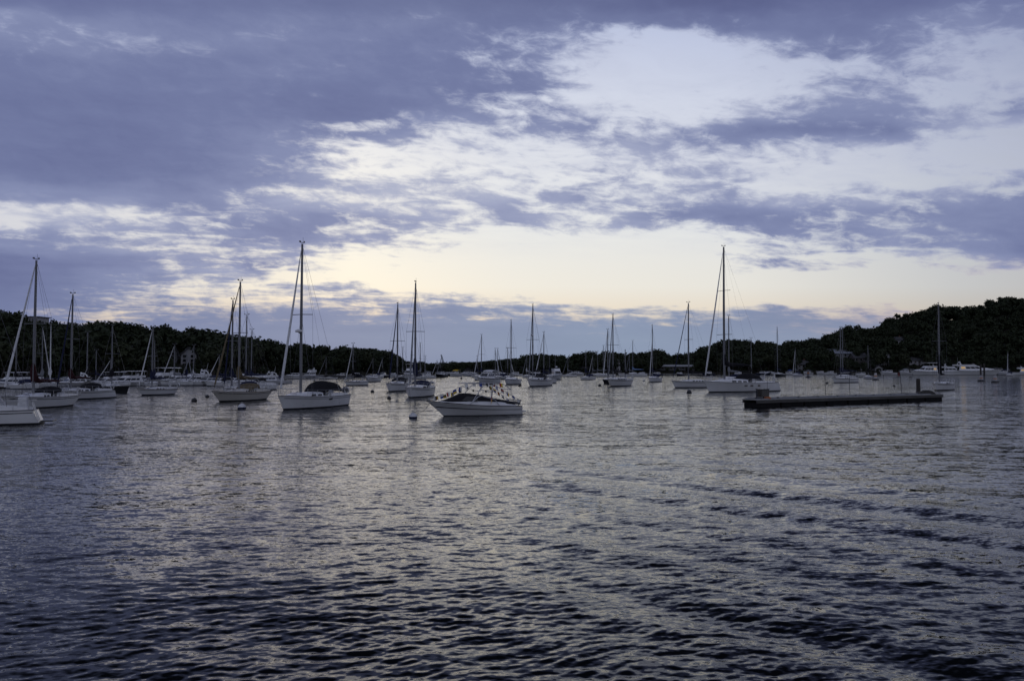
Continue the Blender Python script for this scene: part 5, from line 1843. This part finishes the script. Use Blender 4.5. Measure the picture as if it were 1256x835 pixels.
ball('white mooring ball with dark underside in front of the cream hulled sailboat', 297.5, 501, 0.36)
ball('dark mooring float in open water left of the cream hulled sailboat', 239, 492, 0.30, 'dark', 'dark')
ball('small dark float under the bow of the cream hulled sailboat', 255, 487, 0.25, 'dark', 'dark')
ball('white and blue mooring ball tethering the flag-dressed runabout', 507, 512.5, 0.30)
ball('dark mooring float with slack line left of the bow-on sailboats', 457, 481, 0.28, 'dark', 'dark', True)
ball('dark mooring float nearest the bow-on navy covered sailboat', 477.5, 489, 0.24, 'dark', 'dark')
ball('dark conical buoy just right of the bow-on navy covered sailboat', 529.5, 470, 0.42, 'dark', 'dark', True)
ball('dark float close to the bow of the black-bimini sailboat', 637.5, 473.5, 0.34, 'dark', 'dark')
ball('small float in open water left of the ketch', 735.5, 473.5, 0.32, 'dark', 'dark')
ball('pale float in open water right of the ketch', 789.5, 467.5, 0.30, 'white', 'dark')
ball('dark mooring float before the bow of the big white sloop', 845, 482, 0.36, 'dark', 'dark')
ball('small black float in the open water above the dock', 1096, 474, 0.26, 'dark', 'dark')
ball('dark little float left of the navy covered boat beyond the dock', 1014, 470.5, 0.30, 'dark', 'dark', True)
ball('dark upright float near the pier left of the black hood', 351, 470, 0.36, 'dark', 'dark', True)
ball('small dark float behind the black hood of the radar-dome sloop', 386, 467.5, 0.28, 'dark', 'dark')
ball('dark spar-like float between the yellow tarpaulin boat and the dark banded cruiser', 566, 464.5, 0.36, 'dark', 'dark', True)


def can_buoy(label, px, py, ytop, colr):
    Y = depth(py)
    H = wz(ytop, Y)
    root = thing('channel_buoy', label, 'buoy', (wx(px, Y), Y, 0), 0, 'channel buoys')
    MB().lathe((0, 0, 0), [(0.75, -0.3), (0.85, 0.0), (0.85, 0.3), (0.5, 0.45)], 14).build('float_collar', mat('buoy_dark', (0.05, 0.05, 0.055), 0.6), root)
    MB().lathe((0, 0, 0), [(0.42, 0.40), (0.36, H * 0.55), (0.32, H), (0.05, H + 0.08)], 12).build('can', mat('buoy_' + str(int(colr[0] * 100)), colr, 0.6), root)
    MB().lathe((0, 0, 0), [(0.385, H * 0.50), (0.375, H * 0.66)], 12).build('reflective_band', mat('buoy_orange', (0.40, 0.16, 0.05), 0.5), root)


can_buoy('grey can buoy standing alone in open water beyond the dock', 991, 463, 453.5, (0.12, 0.12, 0.13))
can_buoy('white can buoy just right of the moored dinghy', 1073.5, 466, 457.5, (0.45, 0.45, 0.46))
can_buoy('pale can buoy below the bow of the largest motor yacht', 1203, 467.5, 460.5, (0.36, 0.36, 0.38))
can_buoy('pale can buoy nearest the east frame edge', 1220, 469, 461, (0.36, 0.36, 0.38))


def rope(name, label, a, b, sag, r=0.02):
    a, b = Vector(a), Vector(b)
    m = MB()
    m.tube([a.lerp(b, i / 10) - Vector((0, 0, sag * math.sin(math.pi * i / 10))) - a for i in range(11)], r, 5)
    o = m.build(name, mat('mooring_rope', (0.22, 0.21, 0.19), 0.9, var=0.2, scale=20), None)
    o.location = a
    tag(o, label, 'rope')


Yq = depth(512.5)
rope('mooring_rope', 'pale mooring rope from the runabout bow down to its buoy', wp(3.45, 0.1, dkb(3.4) - 0.05), (wx(507.5, Yq), Yq, 0.42), 0.32)


# ------------------------------------------------------------------ piers
def pier(label, x0, x1, y0, y1, W=2.2, hgt=0.9, piles=8, name='pier', ptop=2.6):
    Ya, Yb = depth(y0), depth(y1)
    A = Vector((wx(x0, Ya), Ya, 0)); Bv = Vector((wx(x1, Yb), Yb, 0))
    L = (Bv - A).length
    root = thing(name, label, 'pier', A, math.atan2(Bv.y - A.y, Bv.x - A.x))
    MB().box((L / 2, W / 2, hgt), (L, W, 0.22)).build('deck_planks', mat('dock_plank', (0.2, 0.2, 0.2), 0.85), root, smooth=False)
    MB().box((L / 2, 0.05, hgt - 0.25), (L, 0.12, 0.34)).build('side_stringer', mat('dock_timber', (0.13, 0.125, 0.12), 0.85), root, smooth=False)
    for i in range(piles):
        x = L * (i + 0.5) / piles
        MB().tube([(x, 0.1, -1.5), (x, 0.1, ptop)], [0.17, 0.14], 7).build('pile', mat('pile_timber', (0.030, 0.026, 0.023), 0.9), root)


pier('long marina pier behind the berthed cruisers of the west bank', -60, 349, 470.8, 469.5, 2.4, 1.0, 34)
pier('low grey pier reaching out behind the radar-dome sloop', 338, 436, 463.6, 463.2, 2.2, 0.8, 12, ptop=1.6)
pier('thin pontoon in front of the waterfront pavilion', 796, 868, 460.6, 460.4, 2.4, 0.6, 9, ptop=1.4)
pier('low marina pier behind the motor yachts of the east bank', 1070, 1300, 458.2, 458.4, 2.2, 0.8, 18, ptop=1.8)
pile('dark dolphin pile nearer the stern of the largest motor yacht', Vector((wx(1202.5, depth(460.5)), depth(460.5), 0)), 4.6, 0.34, 'dolphin piles of the east marina')
pile('second dark dolphin pile before the largest motor yacht, nearer its bow', Vector((wx(1206.8, depth(460.5)), depth(460.5), 0)), 4.8, 0.34, 'dolphin piles of the east marina')
